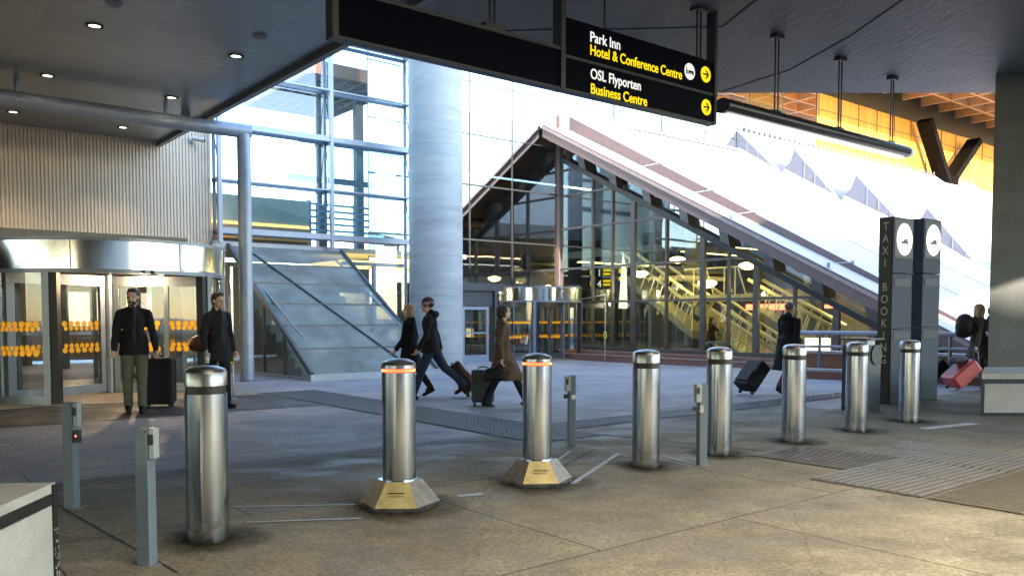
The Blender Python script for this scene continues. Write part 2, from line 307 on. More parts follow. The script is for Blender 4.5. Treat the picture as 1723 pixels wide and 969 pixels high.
# ------------------------------------------------------------------ concrete canopy, pillar, soffit
ZC=5.9; ZS=5.75
cp=thing('concrete_canopy','broad dark concrete deck roofing the forecourt above the hanging sign','canopy',W(10,0,ZC))
pts=[Vector((-2.62,13.45,ZC)),W(6.5,12.4,ZC)+Vector((.05,.06,0)),Vector((4.24,17.0,ZC)),Vector((9.7,17.0,ZC)),Vector((24,17.3,ZC)),Vector((19,2,ZC)),Vector((13,-10,ZC)),Vector((13,-70,ZC)),Vector((-30,-70,ZC)),Vector((-26,-8,ZC)),W(-14,-2,ZC),W(-14,12.3,ZC),W(-14,12.3,ZC)]
poly=[Vector((-2.62,13.45,ZC)),Vector((4.24,17.0,ZC)),Vector((9.7,17.0,ZC)),Vector((24,17.3,ZC)),Vector((17,2,ZC)),Vector((12,-8,ZC)),Vector((12,-70,ZC)),Vector((-40,-70,ZC)),Vector((-40,2,ZC)),W(-14,6.4,ZC),W(6.3,6.4,ZC)]
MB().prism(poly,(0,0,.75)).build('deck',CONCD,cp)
# shuttering joints and a haunch by the pillar
m=MB()
def onc(px,py,z=ZC-.006): return atz(px,py,z)
for a in [((990,150),(1215,162)),((1215,155),(1330,118)),((1330,118),(1430,62)),((1430,62),(1520,0)),((650,60),(940,50)),((940,52),(1215,46)),((1215,46),(1300,-20))]:
    p,q=onc(*a[0]),onc(*a[1]); p.z=q.z=ZC-.004; MB().bar(p,q,.03,.008).build('shutter_joint',mat('shutter_line_dark',(.02,.02,.02),.9),cp)  # formwork joints as thin dark bars
m=MB(); a=[atz(1720,90,ZC),atz(1575,-10,ZC),atz(1500,-70,ZC)]
m.prism([W(9.5,4.3,ZC-.012),W(20,4.3,ZC-.012),W(20,4.95,ZC-.012),W(9.5,4.95,ZC-.012)],(0,0,-.10)); m.build('downstand_beam',CONCD,cp)

pl=thing('concrete_pillar','massive dark concrete pillar carrying the canopy at the right edge','pillar',(11.35,16.2,0))
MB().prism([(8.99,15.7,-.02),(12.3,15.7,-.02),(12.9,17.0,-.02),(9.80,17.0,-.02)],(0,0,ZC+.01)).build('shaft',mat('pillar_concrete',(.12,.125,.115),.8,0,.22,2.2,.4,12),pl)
m=MB(); m.box((9.62,15.66,4.55),(9.72,15.699,4.63)); m.build('junction_box',mat('junction_grey',(.4,.4,.4),.5),pl)

sf=thing('metal_soffit','grey metal panelled soffit with recessed lights over the left entrance','soffit',W(-2,16,ZS))
MB_=UB(); MB_.box((-16,6.4,ZS),(6.24,21.99,ZS+.5))
def soffit_mat():
    m=mat('soffit_panel',(.29,.31,.34),.32,.55,.10,3); n=m.node_tree.nodes; L=m.node_tree.links; b=n['Principled BSDF']
    tc=n.new('ShaderNodeTexCoord'); br=n.new('ShaderNodeTexBrick'); br.inputs['Scale'].default_value=1; br.inputs['Brick Width'].default_value=1.45; br.inputs['Row Height'].default_value=.36; br.offset=0
    mp=n.new('ShaderNodeMapping'); mp.inputs['Rotation'].default_value=(0,0,0); L.new(tc.outputs['Object'],mp.inputs[0]); L.new(mp.outputs[0],br.inputs[0])
    br.inputs['Mortar Size'].default_value=.012; br.inputs['Color1'].default_value=(1,1,1,1); br.inputs['Color2'].default_value=(.86,.86,.88,1); br.inputs['Mortar'].default_value=(1.2,1.2,1.2,1)
    cr=[x for x in n if x.type=='VALTORGB'][0]; mx=n.new('ShaderNodeMix'); mx.data_type='RGBA'; mx.blend_type='MULTIPLY'; mx.inputs[0].default_value=1
    L.new(cr.outputs[0],mx.inputs[6]); L.new(br.outputs[0],mx.inputs[7]); L.new(mx.outputs[2],b.inputs['Base Color'])
    bp=n.new('ShaderNodeBump'); bp.inputs['Strength'].default_value=.4; bp.inputs['Distance'].default_value=.01; L.new(br.outputs['Fac'],bp.inputs['Height']); L.new(bp.outputs[0],b.inputs['Normal']); return m
sf.rotation_euler=(0,0,ANG)
MB_.build('panel',soffit_mat(),sf)
m=UB(); m.box((6.243,6.4,ZS-.10),(6.36,22.0,ZS+.5)); m.build('edge_trim',mat('trim_grey',(.12,.12,.13),.4,.4),sf)
m=UB(); m.box((-14,14.7,ZS-.45),(-.45,15.2,ZS-.003)); m.build('bulkhead',MATS['trim_grey'],sf)
# recessed downlights, each one a thing
dl=None
for (x,y,wh) in ((159,43,'nearest the top edge, left of the grey smoke detector pair'),(80,127,'above the round pipe beam, second from the left wall edge'),(22,188,'under the pipe beam at the far left'),(397,94,'closest to the soffit corner edge, beside the glass facade'),(289,164,'just above the pipe beam beside a hanger rod'),(207,214,'below the pipe beam over the ribbed wall')):
    p=atz(x,y,ZS)
    if dl is None:
        dl=thing('ceiling_downlight','','downlight',p,0,'recessed downlights in the metal soffit')
        LB(dl).lathe([(.085,-.004),(.085,-.02),(.125,-.02),(.13,-.002)],n=24).build('trim_ring',BLACK,dl)
        LB(dl).disc((0,0,-.008),.084,24,flip=True).build('lens',WARMD,dl)
        sp_=lamp('downlight_beam',p-Vector((0,0,.03)),16,.06,(1,.80,.55),dl,'SPOT'); sp_.data.spot_size=R(88); sp_.data.spot_blend=.8
        d=dl
    else: d=copy_tree(dl); d.location=p
    d['label']='round recessed downlight '+wh
sd_=None
for (x,y,t) in ((192,6,'pale smoke detector high on the soffit near the picture top'),(437,62,'pale smoke detector on the soffit near its outer corner edge')):
    p=atz(x,y,ZS)
    o=thing('smoke_detector',t,'smoke detector',p,0,'smoke detectors on the soffit')
    LB(o).lathe([(.0,-.055),(.05,-.055),(.085,-.03),(.11,-.028),(.11,-.002)],n=20).build('housing',mat('detector_grey',(.3,.3,.32),.5),o)

# ------------------------------------------------------------------ ribbed wall building (left)
VW=21.92
rb=thing('ribbed_wall','beige vertically ribbed wall above the left revolving door','wall',W(0,VW,2.7),ANG)
m=UB(); step=.08; u=-14.0; prof=[]
while u<7.55:
    prof+=[(u,VW),(u+.048,VW),(u+.048,VW+.03),(u+step,VW+.03)]; u+=step
prof=[p for p in prof if p[0]<7.58]; prof+=[(7.58,prof[-1][1])]
V=[(a,b,2.7) for a,b in prof]+[(a,b,ZS+1.3) for a,b in prof]; n=len(prof)
m.add(V,[(i,i+1,n+i+1,n+i) for i in range(n-1)]); m.add([(7.58,VW,2.7),(7.58,VW+.5,2.7),(7.58,VW+.5,7.0),(7.58,VW,7.0)],[(0,1,2,3)])
m.build('ribbed_cladding',mat('beige_ribs',(.78,.66,.52),.6,.05,.06,3),rb)
m=UB(); m.box((-14,VW+.05,2.7),(7.575,VW+.5,7.0)); m.build('backing',mat('wall_backing',(.25,.22,.2),.7),rb)
cc=thing('security_camera','small white bullet camera on the ribbed wall under the soffit','security camera',onv(322,236,VW-.02),ANG)
m=LB(cc); m.lathe([(0,0),(.07,0),(.07,.03),(0,.03)],n=16); m.M=m.M@Matrix.Rotation(R(90),4,'X'); 
m=LB(cc); m.tube([(0,0,0),(0,-.12,0),(.02,-.2,-.02)],.028,10); m.box((-.06,-.012,-.06),(.06,.02,.06)); m.build('mount',mat('camera_white',(.6,.6,.6),.4),cc)
LB(cc).tube([(-.02,-.17,.02),(.22,-.32,-.03)],.06,14).build('body',MATS['camera_white'],cc)
LB(cc).tube([(.215,-.317,-.03),(.235,-.33,-.033)],.045,14).build('lens',BLACK,cc)

# pipe frame: horizontal round beam, elbow column, hangers
pf=thing('pipe_frame','blue grey round steel pipe beam turning down into a slender column','pipe frame',W(6.78,17.76,0),ANG)
UB().tube([(6.86,17.76,-.02),(6.86,17.76,5.32)],.145,24).build('column',ALUP,pf)
UB().tube([(-9,17.76,5.38),(7.0,17.76,5.38)],.145,24).build('beam',ALUP,pf)
for (u,z1) in ((2.62,ZS),(5.25,ZS)):
    UB().tube([(u,17.76,5.5),(u,17.76,ZS-.004)],.04,12).build('hanger',ALUP,pf)
UB().tube([(5.85,18.4,5.38),(5.85,18.4,ZS-.003)],.09,16).build('hanger',ALUP,pf)
m=UB(); m.lathe([(.19,0),(.19,.02),(.15,.03)],(6.86,17.76,.0),20); m.build('base_plate',ALU,pf)

# entrance hall behind the left revolving door
hl=thing('entrance_hall','warmly lit entrance hall with glass walls behind the left revolving door','building',W(1,18,0),ANG)
WARMW=mat('warm_interior_wall',(.17,.12,.07),.6,0,.5,1.2); 
m=UB(); m.box((-9,VW+8.02,2.96),(7.5,VW+8.2,5.6)); m.box((-9,VW+.6,2.96),(7.5,VW+8,3.3)); m.build('upper_storey',mat('dark_storey',(.035,.036,.04),.6),hl)
m=UB(); m.box((-9,VW+8,0),(7.5,VW+8.2,2.95)); m.box((-9.2,15,0),(-9,VW+8.2,2.95)); m.build('back_wall',WARMW,hl)
m=UB(); m.box((-9,16.9,2.72),(5.35,VW-.01,2.95)); m.box((-9,VW+.55,2.72),(7.5,VW+8,2.95)); m.build('ceiling',mat('hall_ceiling',(.25,.23,.20),.6),hl)
m=UB(); m.box((-9,VW-.0,0),(-2.5,VW+.3,2.7)); m.box((5.3,19.8,0),(5.36,VW,2.7)); m.build('side_wall',mat('hall_side_wall',(.22,.2,.17),.6),hl)
m=UB(); 
for k in range(7):
    m.box((-6.9+k*1.7,VW+4,0),(-6.84+k*1.7,VW+4.06,2.72))
m.box((-9,VW+3.98,.9),(7,VW+4.08,.98)); m.box((-9,VW+3.98,2.3),(7,VW+4.08,2.38)); m.build('inner_screen',ALU,hl)
for (u,v) in ((-2,VW+5.5),(1.6,VW+5.5),(4.6,VW+5.2),(0,VW+2),(3.6,VW+2.4),(-4.5,VW+2)):
    UB().lathe([(0,2.66),(.18,2.66),(.22,2.71)],(u,v,0),24).build('ceiling_lamp',WARM,hl)
lamp('hall_light',W(1.5,VW+2.5,2.6),14,.08,(1,.74,.46),hl); lamp('hall_light',W(5,VW+4,2.6),10,.08,(1,.74,.46),hl); lamp('hall_light',W(-3.5,VW+1.5,2.6),10,.08,(1,.7,.4),hl)
for k,(u,v,h_) in enumerate(((-3.2,VW+1.2,2.7),(-.6,VW+3.2,2.7),(2.6,VW+1.0,2.7),(4.4,VW+3.0,2.7),(-1.8,VW+5,1.6),(.9,VW+5.4,1.9),(3.3,VW+5.2,1.2))): UB().box((u,v,0),(u+(.35 if h_>2 else .9),v+.35,h_)).build('inner_column' if h_>2 else 'display_stand',mat('hall_inner_dark',(.05,.045,.04),.5),hl)
for (u,v) in ((-2.4,VW+7.9),(2.1,VW+7.9),(5.0,VW+7.9)): UB().box((u,v,1.1),(u+1.3,v+.09,2.2)).build('lit_poster',emat('poster_glow',(.9,.8,.6),.12),hl)
m=UB(); m.box((1.2,VW+6.9,.0),(3.4,VW+7.6,1.05)); m.box((-2.8,VW+6.5,0),(-1.2,VW+7,1.4)); m.build('counter',mat('counter_timber',(.35,.2,.09),.5),hl)

def revolving_door(name,label,c,Rr,hc,zc0,zc1,rot,dots=((1.28,.05),(1.2,.04),(.82,.05),(.9,.04)),wing=20,side=1,inner=(1,.72,.42),power=30,gap=1.4):
    """c: centre on ground; facing local -y; rot about z"""
    o=thing(name,label,'revolving door',c,rot)
    LB(o).lathe([(Rr,zc0),(Rr,zc1),(Rr-.25,zc1+.02),(.0,zc1+.03)],n=64).build('canopy_drum',STEEL2,o)
    m=LB(o); m.lathe([(0,zc0+.02),(Rr-.02,zc0+.02)],n=48); m.build('drum_ceiling',mat('drum_ceiling_dark',(.05,.047,.045),.4),o)
    m=LB(o); m.lathe([(Rr+.006,zc0-.05),(Rr+.006,zc0+.012),(Rr-.07,zc0+.012),(Rr-.07,zc0-.05),(Rr+.006,zc0-.05)],n=64)
    m.lathe([(Rr+.008,zc1-.03),(Rr+.008,zc1+.022)],n=64); m.build('rim_band',ALU,o)
    m=LB(o); m.lathe([(Rr+.03,.002),(Rr+.03,.02),(0,.021)],n=64); m.build('floor_ring',mat('door_floor_'+name,(.30,.26,.20),.5,0,.3,8),o)
    ha=math.asin(gap/Rr)
    f=-math.pi/2
    def pt(a,r=Rr,z=0): return (r*math.cos(a),r*math.sin(a),z)
    # curved glass flanks and their frames
    for s in (-1,1):
        a0,a1=(f+ha,f+math.pi-ha) if s>0 else (f-math.pi+ha,f-ha)
        LB(o).lathe([(Rr-.03,.12),(Rr-.03,zc0-.05)],n=28,a0=a0,a1=a1).build('curved_glass',GL_D,o)
        m=LB(o)
        m.lathe([(Rr,.02),(Rr,.13),(Rr-.06,.13),(Rr-.06,.02),(Rr,.02)],n=28,a0=a0,a1=a1,smooth=False); m.build('bottom_rail',ALU,o)
        for k in range(1,4):
            a=a0+(a1-a0)*k/4; LB(o).tube([pt(a,Rr-.03,.1),pt(a,Rr-.03,zc0-.04)],.022,8).build('glass_mullion',ALU,o)
        for a in (a0,a1):
            m=LB(o); m.M=m.M@Matrix.Rotation(a,4,'Z'); m.box((Rr-.10,-.055,.0),(Rr+.02,.055,zc0-.03)); m.build('portal_post',ALU if a!=(f-ha) else ALU,o)
            if abs(a-(f+ha))<1e-6 or abs(a-(f-ha))<1e-6:
                m=LB(o); m.M=m.M@Matrix.Rotation(a+(-1 if a>f else 1)*.115/Rr,4,'Z'); m.box((Rr-.13,-.055,.0),(Rr-.0,.055,zc0-.02)); m.build('safety_edge',BLACK,o)
    # rotating wings: three frames on a central core
    LB(o).tube([(0,0,.03),(0,0,zc0)],.09,16).build('core',ALU,o)
    for k in range(3):
        a=R(wing+120*k); M=wm(o)@Matrix.Rotation(a,4,'Z'); Rw=Rr-.12
        m=MB(M); m.box((.1,-.035,.05),(.19,.035,zc0-.02)); m.box((Rw-.14,-.035,.05),(Rw,.035,zc0-.02)); m.box((.19,-.03,.05),(Rw-.14,.03,.2)); m.box((.19,-.03,zc0-.2),(Rw-.14,.03,zc0-.02)); 
        m.box((Rw*.52,-.03,.2),(Rw*.52+.08,.03,zc0-.2))
        wg=m.build('door_wing',ALU,o)
        MB(M).add([(.19,0,.2),(Rw-.14,0,.2),(Rw-.14,0,zc0-.2),(.19,0,zc0-.2)],[(0,1,2,3)]).build('pane',GL_D,wg)
        m=MB(M)
        for (z,r) in dots:
            x=.24
            while x<Rw-.2:
                if not (Rw*.5-.03<x<Rw*.5+.14): m.disc((x,-.012,z),r,12,'y'); 
                x+=r*2.5
        m.build('sticker_dots',DOT,wg)
    # sticker rows on the flanks
    for s in (-1,1):
        a0,a1=(f+ha+.08,f+math.pi-ha-.08) if s>0 else (f-math.pi+ha+.08,f-ha-.08)
        m=LB(o)
        for (z,r) in dots:
            a=a0
            while a<a1:
                cpt=Vector(pt(a,Rr-.012,z)); t=Vector((-math.sin(a),math.cos(a),0))
                m.add([cpt+t*(r*math.cos(q*math.pi/5))+Vector((0,0,r*math.sin(q*math.pi/5))) for q in range(10)],[list(range(10))]); a+=2.5*r/Rr
        m.build('sticker_dots',DOT,o)
    # small ceiling lights inside the drum
    for k in range(9):
        a=R(40*k+12); rr=Rr*(.72 if k%2 else .45)
        LB(o).disc((rr*math.cos(a),rr*math.sin(a),zc0+.012),.055,16,flip=True).build('drum_downlight',WARM,o)
    lamp('drum_light',wm(o)@Vector((.45,-.5,zc0-.07)),power,.05,inner,o)
    # thin anti-bird spikes / cable on top rim
    return o
d1=revolving_door('revolving_door','large curved revolving door in the ribbed wall entrance with steel drum fascia',(-7.32,15.12,0),2.02,.0,2.15,2.64,ANG,wing=205,power=16,gap=1.27)
# seams on the drum fascia and two sensors
m=LB(d1)
for a in (-70,-118,-30): m.M=wm(d1)@Matrix.Rotation(R(a),4,'Z'); m.box((2.018,-.006,2.16),(2.026,.006,2.62))
m.build('fascia_seam',DARK,d1)
m=LB(d1)
for a in (-88,-84): m.M=wm(d1)@Matrix.Rotation(R(a),4,'Z'); m.lathe([(0,0),(.03,.0),(.03,.05),(0,.05)],(2.04,0,2.10),10)
m.build('motion_sensor',BLACK,d1)
# glass screen right of door 1 running back to the wall, and left
sg=thing('glass_screen','narrow glass side screen joining the left revolving door to the hall','glass screen',W(5.3,18,0),ANG)
m=UB(); m.add([(5.3,17.0,.05),(5.3,VW,.05),(5.3,VW,2.72),(5.3,17.0,2.72)],[(0,1,2,3)]); m.build('pane',GL_F,sg)
m=UB()
for v in (17.0,18.6,20.2,VW-.06): m.box((5.26,v,0),(5.34,v+.06,2.72))
m.box((5.25,16.95,2.60),(5.36,VW,2.74)); m.box((5.25,16.95,0),(5.36,VW,.1)); m.build('frame',ALU,sg)

# ------------------------------------------------------------------ steel and glass facade (centre left)
fc=thing('glass_facade','tall steel framed glass facade between ribbed wall and round column','glass facade',W(10.5,VW,0),ANG)
FBL=mat('facade_blue_frame',(.10,.14,.20),.45,.3); um=[7.66,10.82,13.46]; zl=[3.62,4.98,6.34,7.74,9.1,10.5]
for u in um:
    m=UB(); m.box((u-.05,VW-.45,0 if u>13 else 3.3),(u+.05,VW-.33,11)); m.build('mullion',ALUP,fc)
    m=UB(); m.box((u-.035,VW-.03,3.3 if u<13 else 0),(u+.035,VW+.05,11)); m.build('inner_mullion',FBL,fc)
for i,z in enumerate(zl):
    m=UB(); big=i%2==0
    m.box((7.6,VW-.43,z-.06),(13.51,VW-.33,z+(.09 if big else -.02))); m.build('transom',ALUP,fc)
    m=UB(); m.box((7.6,VW-.04,z-.07),(13.5,VW+.04,z+.02)); m.build('inner_transom',FBL,fc)
    for u in um+[9.24,12.14]:
        if u in um: UB().bar((u,VW-.4,z),(u,VW,z),.06,.07).build('bracket',ALU,fc)
for u in um:
    for i in range(len(zl)-1):
        UB().bar((u+.0,VW-.36,zl[i]),(u,VW-.02,zl[i+1]),.018).build('brace_rod',DARK,fc)
for i in range(len(zl)-1):
    for j in range(2):
        UB().add([(um[j],VW,zl[i]),(um[j+1],VW,zl[i]),(um[j+1],VW,zl[i+1]),(um[j],VW,zl[i+1])],[(0,1,2,3)]).build('glass_pane',GL_B if i<2 and not (i==1 and j==0) else GL_F,fc)
UB().add([(11.35,VW,.1),(13.46,VW,.1),(13.46,VW,3.62),(11.35,VW,3.62)],[(0,1,2,3)]).build('glass_pane',GL_F,fc)
m=UB(); m.box((11.3,VW-.06,2.9),(13.4,VW+.04,3.0)); m.box((12.3,VW-.06,0),(12.4,VW+.04,3.0)); m.build('door_frame',ALU,fc)
# upper gallery behind the facade
ga=thing('upper_gallery','gallery floor behind the glass facade with beige parapet and amber light strip','gallery',W(10,VW+3,3.6),ANG)
m=UB(); m.box((4,VW+1.6,3.45),(11.1,VW+7,3.62)); m.box((11.1,VW+1.2,3.35),(16.6,VW+7,3.5)); m.build('floor_slab',mat('gallery_slab',(.35,.33,.30),.6),ga)
m=UB(); m.box((4,VW+1.5,3.62),(11.0,VW+1.6,4.85)); m.build('parapet',mat('gallery_parapet',(.48,.44,.33),.6),ga)
m=UB(); m.box((4,VW+1.46,4.02),(11.0,VW+1.498,4.10)); m.build('light_strip',emat('amber_strip',(1,.55,.12),.35),ga)
m=UB(); m.box((4,VW+1.44,3.62),(11.0,VW+1.498,4.0)); m.build('timber_band',mat('amber_timber',(.60,.30,.06),.5),ga)
lamp('strip_light',W(8,VW+1.0,4.2),3,.2,(1,.6,.2),ga)
m=UB()
for z in (4.1,4.3,4.5,4.7,4.9): m.box((11.2,VW+2.2,z-.035),(16.4,VW+2.24,z+.035))
for u in (11.3,12.9,14.5,16.1): m.box((u,VW+2.15,3.5),(u+.1,VW+2.3,5.0))
m.build('railing',mat('railing_blue_grey',(.16,.19,.25),.5),ga)
# timber grid ceiling panel seen high behind the glass with its columns
tg=thing('timber_canopy','brown timber grid ceiling carried on grey posts high behind the glass facade','canopy',W(14,VW+10,0),ANG)
p0=onv(470,200,VW+8); u0_=UV(p0)[0]; 
m=UB(); z0=9.9; ua,ub,va,vb=13.0,16.6,VW+5.5,VW+11.5
m.box((ua,va,z0+.35),(ub,vb,z0+.5))
for k in range(8):
    t=k/7; m.box((ua+(ub-ua)*t-.06,va,z0),(ua+(ub-ua)*t+.06,vb,z0+.346)); 
for k in range(11):
    t=k/10; m.box((ua+.07,va+(vb-va)*t-.05,z0+.02),(ub-.07,va+(vb-va)*t+.05,z0+.343))
m.build('timber_grid',mat('dark_timber_grid',(.16,.07,.025),.6),tg)
for (u,v) in ((ua+1,va+1.5),(ua+2.6,va+1.5),(ub-.3,va+.4)): UB().box((u,v,0),(u+.3,v+.3,z0)).build('post',mat('post_grey',(.05,.055,.06),.6),tg)
m=UB(); m.box((ua,va+1,z0-2.2),(ub,va+1.1,z0-2.05)); m.box((ua-.5,va+.8,z0-3.6),(ub,va+1.0,z0-3.4)); m.build('cross_rail',mat('post_grey',(0,0,0)),tg)
lb=thing('lower_lobby','lower lobby with yellow ceiling light and pale panels under the gallery','lobby',W(14,VW+4,0),ANG)
m=UB(); m.box((8.0,VW+6.8,0),(16.6,VW+7,3.3)); m.build('back_wall',mat('lobby_back',(.33,.33,.34),.6),lb)
m=UB(); m.box((11.8,VW+.9,3.0),(15.5,VW+3,3.12)); m.build('ceiling_light',emat('yellow_panel',(1,.72,.22),.3),lb)
m=UB(); m.box((12.6,VW+3.5,0.2),(14.0,VW+3.6,2.2)); m.build('poster_board',mat('pale_board',(.55,.55,.6),.5),lb)
m=UB(); m.box((14.4,VW+3.2,0),(16,VW+3.3,2.6)); m.build('dark_board',mat('dark_board',(.05,.05,.055),.5),lb)
lamp('lobby_light',W(13,VW+3,2.6),8,.3,(1,.8,.5),lb)

# ------------------------------------------------------------------ sloped glass wedge over the stairs
wd=thing('glass_stair_enclosure','sloping glass stair enclosure leaning against the facade','stair enclosure',W(9.6,19,0),ANG)
u0,u1=7.95,11.22; v0,v1=16.86,21.8; zt=3.28
UB().add([(u0,v0,.14),(u1,v0,.14),(u1,v1,zt),(u0,v1,zt)],[(0,1,2,3)]).build('sloped_glass',GL_W,wd)
UB().add([(u0,v0+.2,.05),(u0,v1,.05),(u0,v1,zt)],[(0,1,2)]).build('side_glass',glass('side_glass_clear',(.55,.66,.64),.10,dirt=.12,dirtc=(.3,.38,.36)),wd)
m=UB()
for u in (u0,u1): m.bar((u,v0,.14),(u,v1,zt),.07,.12)
m.build('rake_rail',mat('wedge_frame_dark',(.10,.11,.12),.4,.4),wd)
UB().bar(((u0+.35),v1,zt+.012),((u0+u1)/2+.95,v0,.152),.035,.07).build('diagonal_bar',MATS['wedge_frame_dark'],wd)
for k in range(1,6):
    t=k/6; z=.14+(zt-.14)*t; v=v0+(v1-v0)*t; UB().bar((u0,v,z+.0),(u1,v,z),.035,.06).build('purlin',MATS['wedge_frame_dark'],wd)
m=UB(); m.box((u0-.08,v0-.12,-.05),(u1+.1,v0+.02,.14)); m.box((u0-.08,v0+.02,-.05),(u0+.03,v1,.06)); m.build('base_kerb',ALUP,wd)
m=UB(); m.box((u0-.4,v1-.02,zt-.1),(u1+.1,v1+.1,zt+.1)); m.build('head_rail',ALUP,wd)
for t in (.28,.52,.76): UB().box((u0-.03,v0+(v1-v0)*t,.06),(u0+.03,v0+(v1-v0)*t+.07,.14+(zt-.14)*t-.03)).build('side_mullion',MATS['wedge_frame_dark'],wd)
st=thing('staircase','pale concrete steps rising inside the sloping glass enclosure','stairs',W(9.6,19,0),ANG)
m=UB()
ns_=12
for k in range(ns_):
    t0=k/ns_; m.box((u0+.25,v0+.75+(v1-v0-.8)*t0,-.1),(u1-.25,v0+.75+(v1-v0-.8)*(k+1)/ns_-.002,.02+2.35*t0))
m.build('steps',mat('stair_concrete',(.42,.44,.43),.7,0,.2,3),st)
m=UB()
for u in (u0+.2,u1-.2): m.tube([(u,v0+.9,.95),(u,v1-.1,3.0)],.025,8)
m.build('handrail',ALUP,st)

# ------------------------------------------------------------------ big round concrete column
rc=thing('round_column','tall pale grey round concrete column in front of the glass facade','column',Vector((-2.12,23.3,gz(0,23.3))))
m=LB(rc); m.lathe([(.745,-.05),(.745,4.36)],n=64); m.lathe([(.745,4.375),(.745,14)],n=64); m.lathe([(.738,4.3),(.738,4.45)],n=64)
cm=mat('column_concrete',(.40,.43,.44),.62,0,.20,1.1,.3,14,stretch=(.6,.6,3)); m.build('shaft',cm,rc)
m=LB(rc)
for z_ in (2.0,6.1,3.1): m.lathe([(.7455,z_),(.7455,z_+.014)],n=64)
m.build('pour_joint',mat('pour_joint_dark',(.28,.3,.31),.8),rc)

# ------------------------------------------------------------------ terminal hall
UC=21.39; VC=23.75
GB=-.12
tw=thing('tall_glass_wall','tall mirror like glass wall reflecting the white sky beside and above the copper roof','glass wall',W(24,VC,0),ANG)
def addpane(u0,u1,z0,z1,m_,par,v=VC,nm='glass_pane'):
    return UB().add([(u0,v,z0),(u1,v,z0),(u1,v,z1),(u0,v,z1)],[(0,1,2,3)]).build(nm,m_,par)
zs=[.1,2.2,4.1,6.0,7.75,9.55,11.4,13.4,15.4]
ue=[13.2,15.2,17.2,19.1,UC]
for i in range(len(zs)-1):
    for j in range(len(ue)-1): addpane(ue[j],ue[j+1]-.0,zs[i],zs[i+1],GL_K if i<4 else GL_T,tw)
uu=[UC,24.3,27.2,30.1,33,36,39]
for j in range(len(uu)-1):
    for i in (4,5,6,7): addpane(uu[j],uu[j+1],zs[i],zs[i+1],GL_T,tw)
m=UB()
for z in zs: m.box((13.2,VC-.03,z-.012),(39,VC-.004,z+.012)) if z>7 else m.box((13.2,VC-.04,z-.025),(UC,VC-.004,z+.025))
m.build('transom',DARK,tw)
m=UB()
for u in ue[:-1]: m.box((u-.012,VC-.03,0),(u+.012,VC-.004,15.4))
for u in uu[1:]: m.box((u-.012,VC-.03,9),(u+.012,VC-.004,15.4))
m.build('mullion',DARK,tw)

def zr(v): return 8.47-.505*(23.6-v)
hall=thing('terminal_hall','glass fronted terminal hall under a steep copper roof','building',W(28,18,0),ANG)
# interior: floors, dark back walls
m=UB(); m.box((22.8,VC+9,-.1),(50,VC+9.3,8.2)); m.prism([(UC+10.8,6.5,-.1),(UC+10.8,VC-.2,-.1),(UC+10.8,VC-.2,zr(VC-.2)+.3),(UC+10.8,6.5,zr(6.5)+.1)],(.15,0,0)); m.box((UC+10.8,VC-.19,-.1),(UC+10.95,VC+9,8.29)); m.build('back_wall',mat('hall_dark_wall',(.05,.05,.045),.7),hall)
m=UB(); m.prism([(17,VC+.05,8.3),(39,VC+.05,8.3),(39,VC+9,8.3),(22.8,VC+9,8.3)],(0,0,.2)); m.build('ceiling',mat('hall_dark_ceiling',(.04,.04,.038),.7),hall)
m=UB(); m.box((UC+.2,8,-.1),(48,VC+9,.2)); m.box((17.4,VC+.05,-.1),(UC+.2,VC+9,.1)); m.build('floor',mat('hall_floor',(.16,.14,.12),.35),hall)
m=UB(); m.box((UC+4.2,VC-2,4.0),(UC+12,VC+9,4.3)); m.build('mezzanine',mat('hall_mezzanine',(.20,.18,.12),.6),hall)
# facade along v at u=UC
def rk(v): return 7.42+.497*(v-23.78)     # lower line of the raking frame
mull=[23.7,21.9,20.9,19.9,18.4,16.9,15.9,14.9,13.6,12.3,11.2]
MF=mat('hall_frame',(.11,.105,.10),.45,.3)
for v in mull:
    w_=.09 if v in (23.7,19.9,16.9,14.9,12.3) else .035
    UB().box((UC-.06,v-w_,.2),(UC+.06,v+w_,rk(v)-.06 if rk(v)>.5 else .5)).build('facade_mullion',MF,hall)
m.build('facade_mullion',MF,hall)
UB().box((UC-.1,23.62,.2),(UC+.1,23.82,9.0)).build('corner_post',mat('corner_copper',(.26,.16,.13),.5,.2),hall)
m=UB()
for z in (1.95,3.2,4.7,5.95,6.9):
    ve=23.78+(z-7.42)/.497+.1
    m.box((UC-.05,ve,z-.035),(UC+.05,23.6,z+.035))
m.box((UC-.07,9.2,.2),(UC+.07,23.6,.32)); m.build('facade_transom',MF,hall)
m=UB(); m.add([(UC+.01,9.3,.25),(UC+.01,23.65,.25),(UC+.01,23.65,7.4),(UC+.01,9.3,rk(9.3))],[(0,1,2,3)]); m.build('facade_glass',GL_H,hall)
m=UB(); m.bar((UC,24,rk(24)),(UC,9.0,rk(9.0)),.16,.16); m.build('raking_frame',DARK,hall)
# dark clerestory band between raking frame and roof with struts
m=UB(); m.add([(UC+.25,23.9,rk(23.9)),(UC+.25,8.8,rk(8.8)),(UC+.25,8.8,rk(8.8)+1.0),(UC+.25,23.9,rk(23.9)+1.0)],[(0,1,2,3)]); m.build('clerestory_glass',GL_T,hall)
for k in range(9):
    v=22.6-k*1.6; m=UB(); m.prism([(UC-.05,v,rk(v)+.05),(UC-.05,v-.35,rk(v-.35)+.05),(UC-.05,v-.15,rk(v-.15)+.85),(UC-.05,v+.2,rk(v+.2)+.85)],(.3,0,0)); m.build('clerestory_strut',MATS['trim_grey'],hall)
for k in range(6):
    v=23.4-k*2.6; z=8.47-.505*(23.6-v)-.33
    UB().tube([(UC-.75,v,z),(UC+1.2,v,z)],.17,14).build('purlin_end',mat('timber_purlin',(.28,.16,.09),.55),hall)
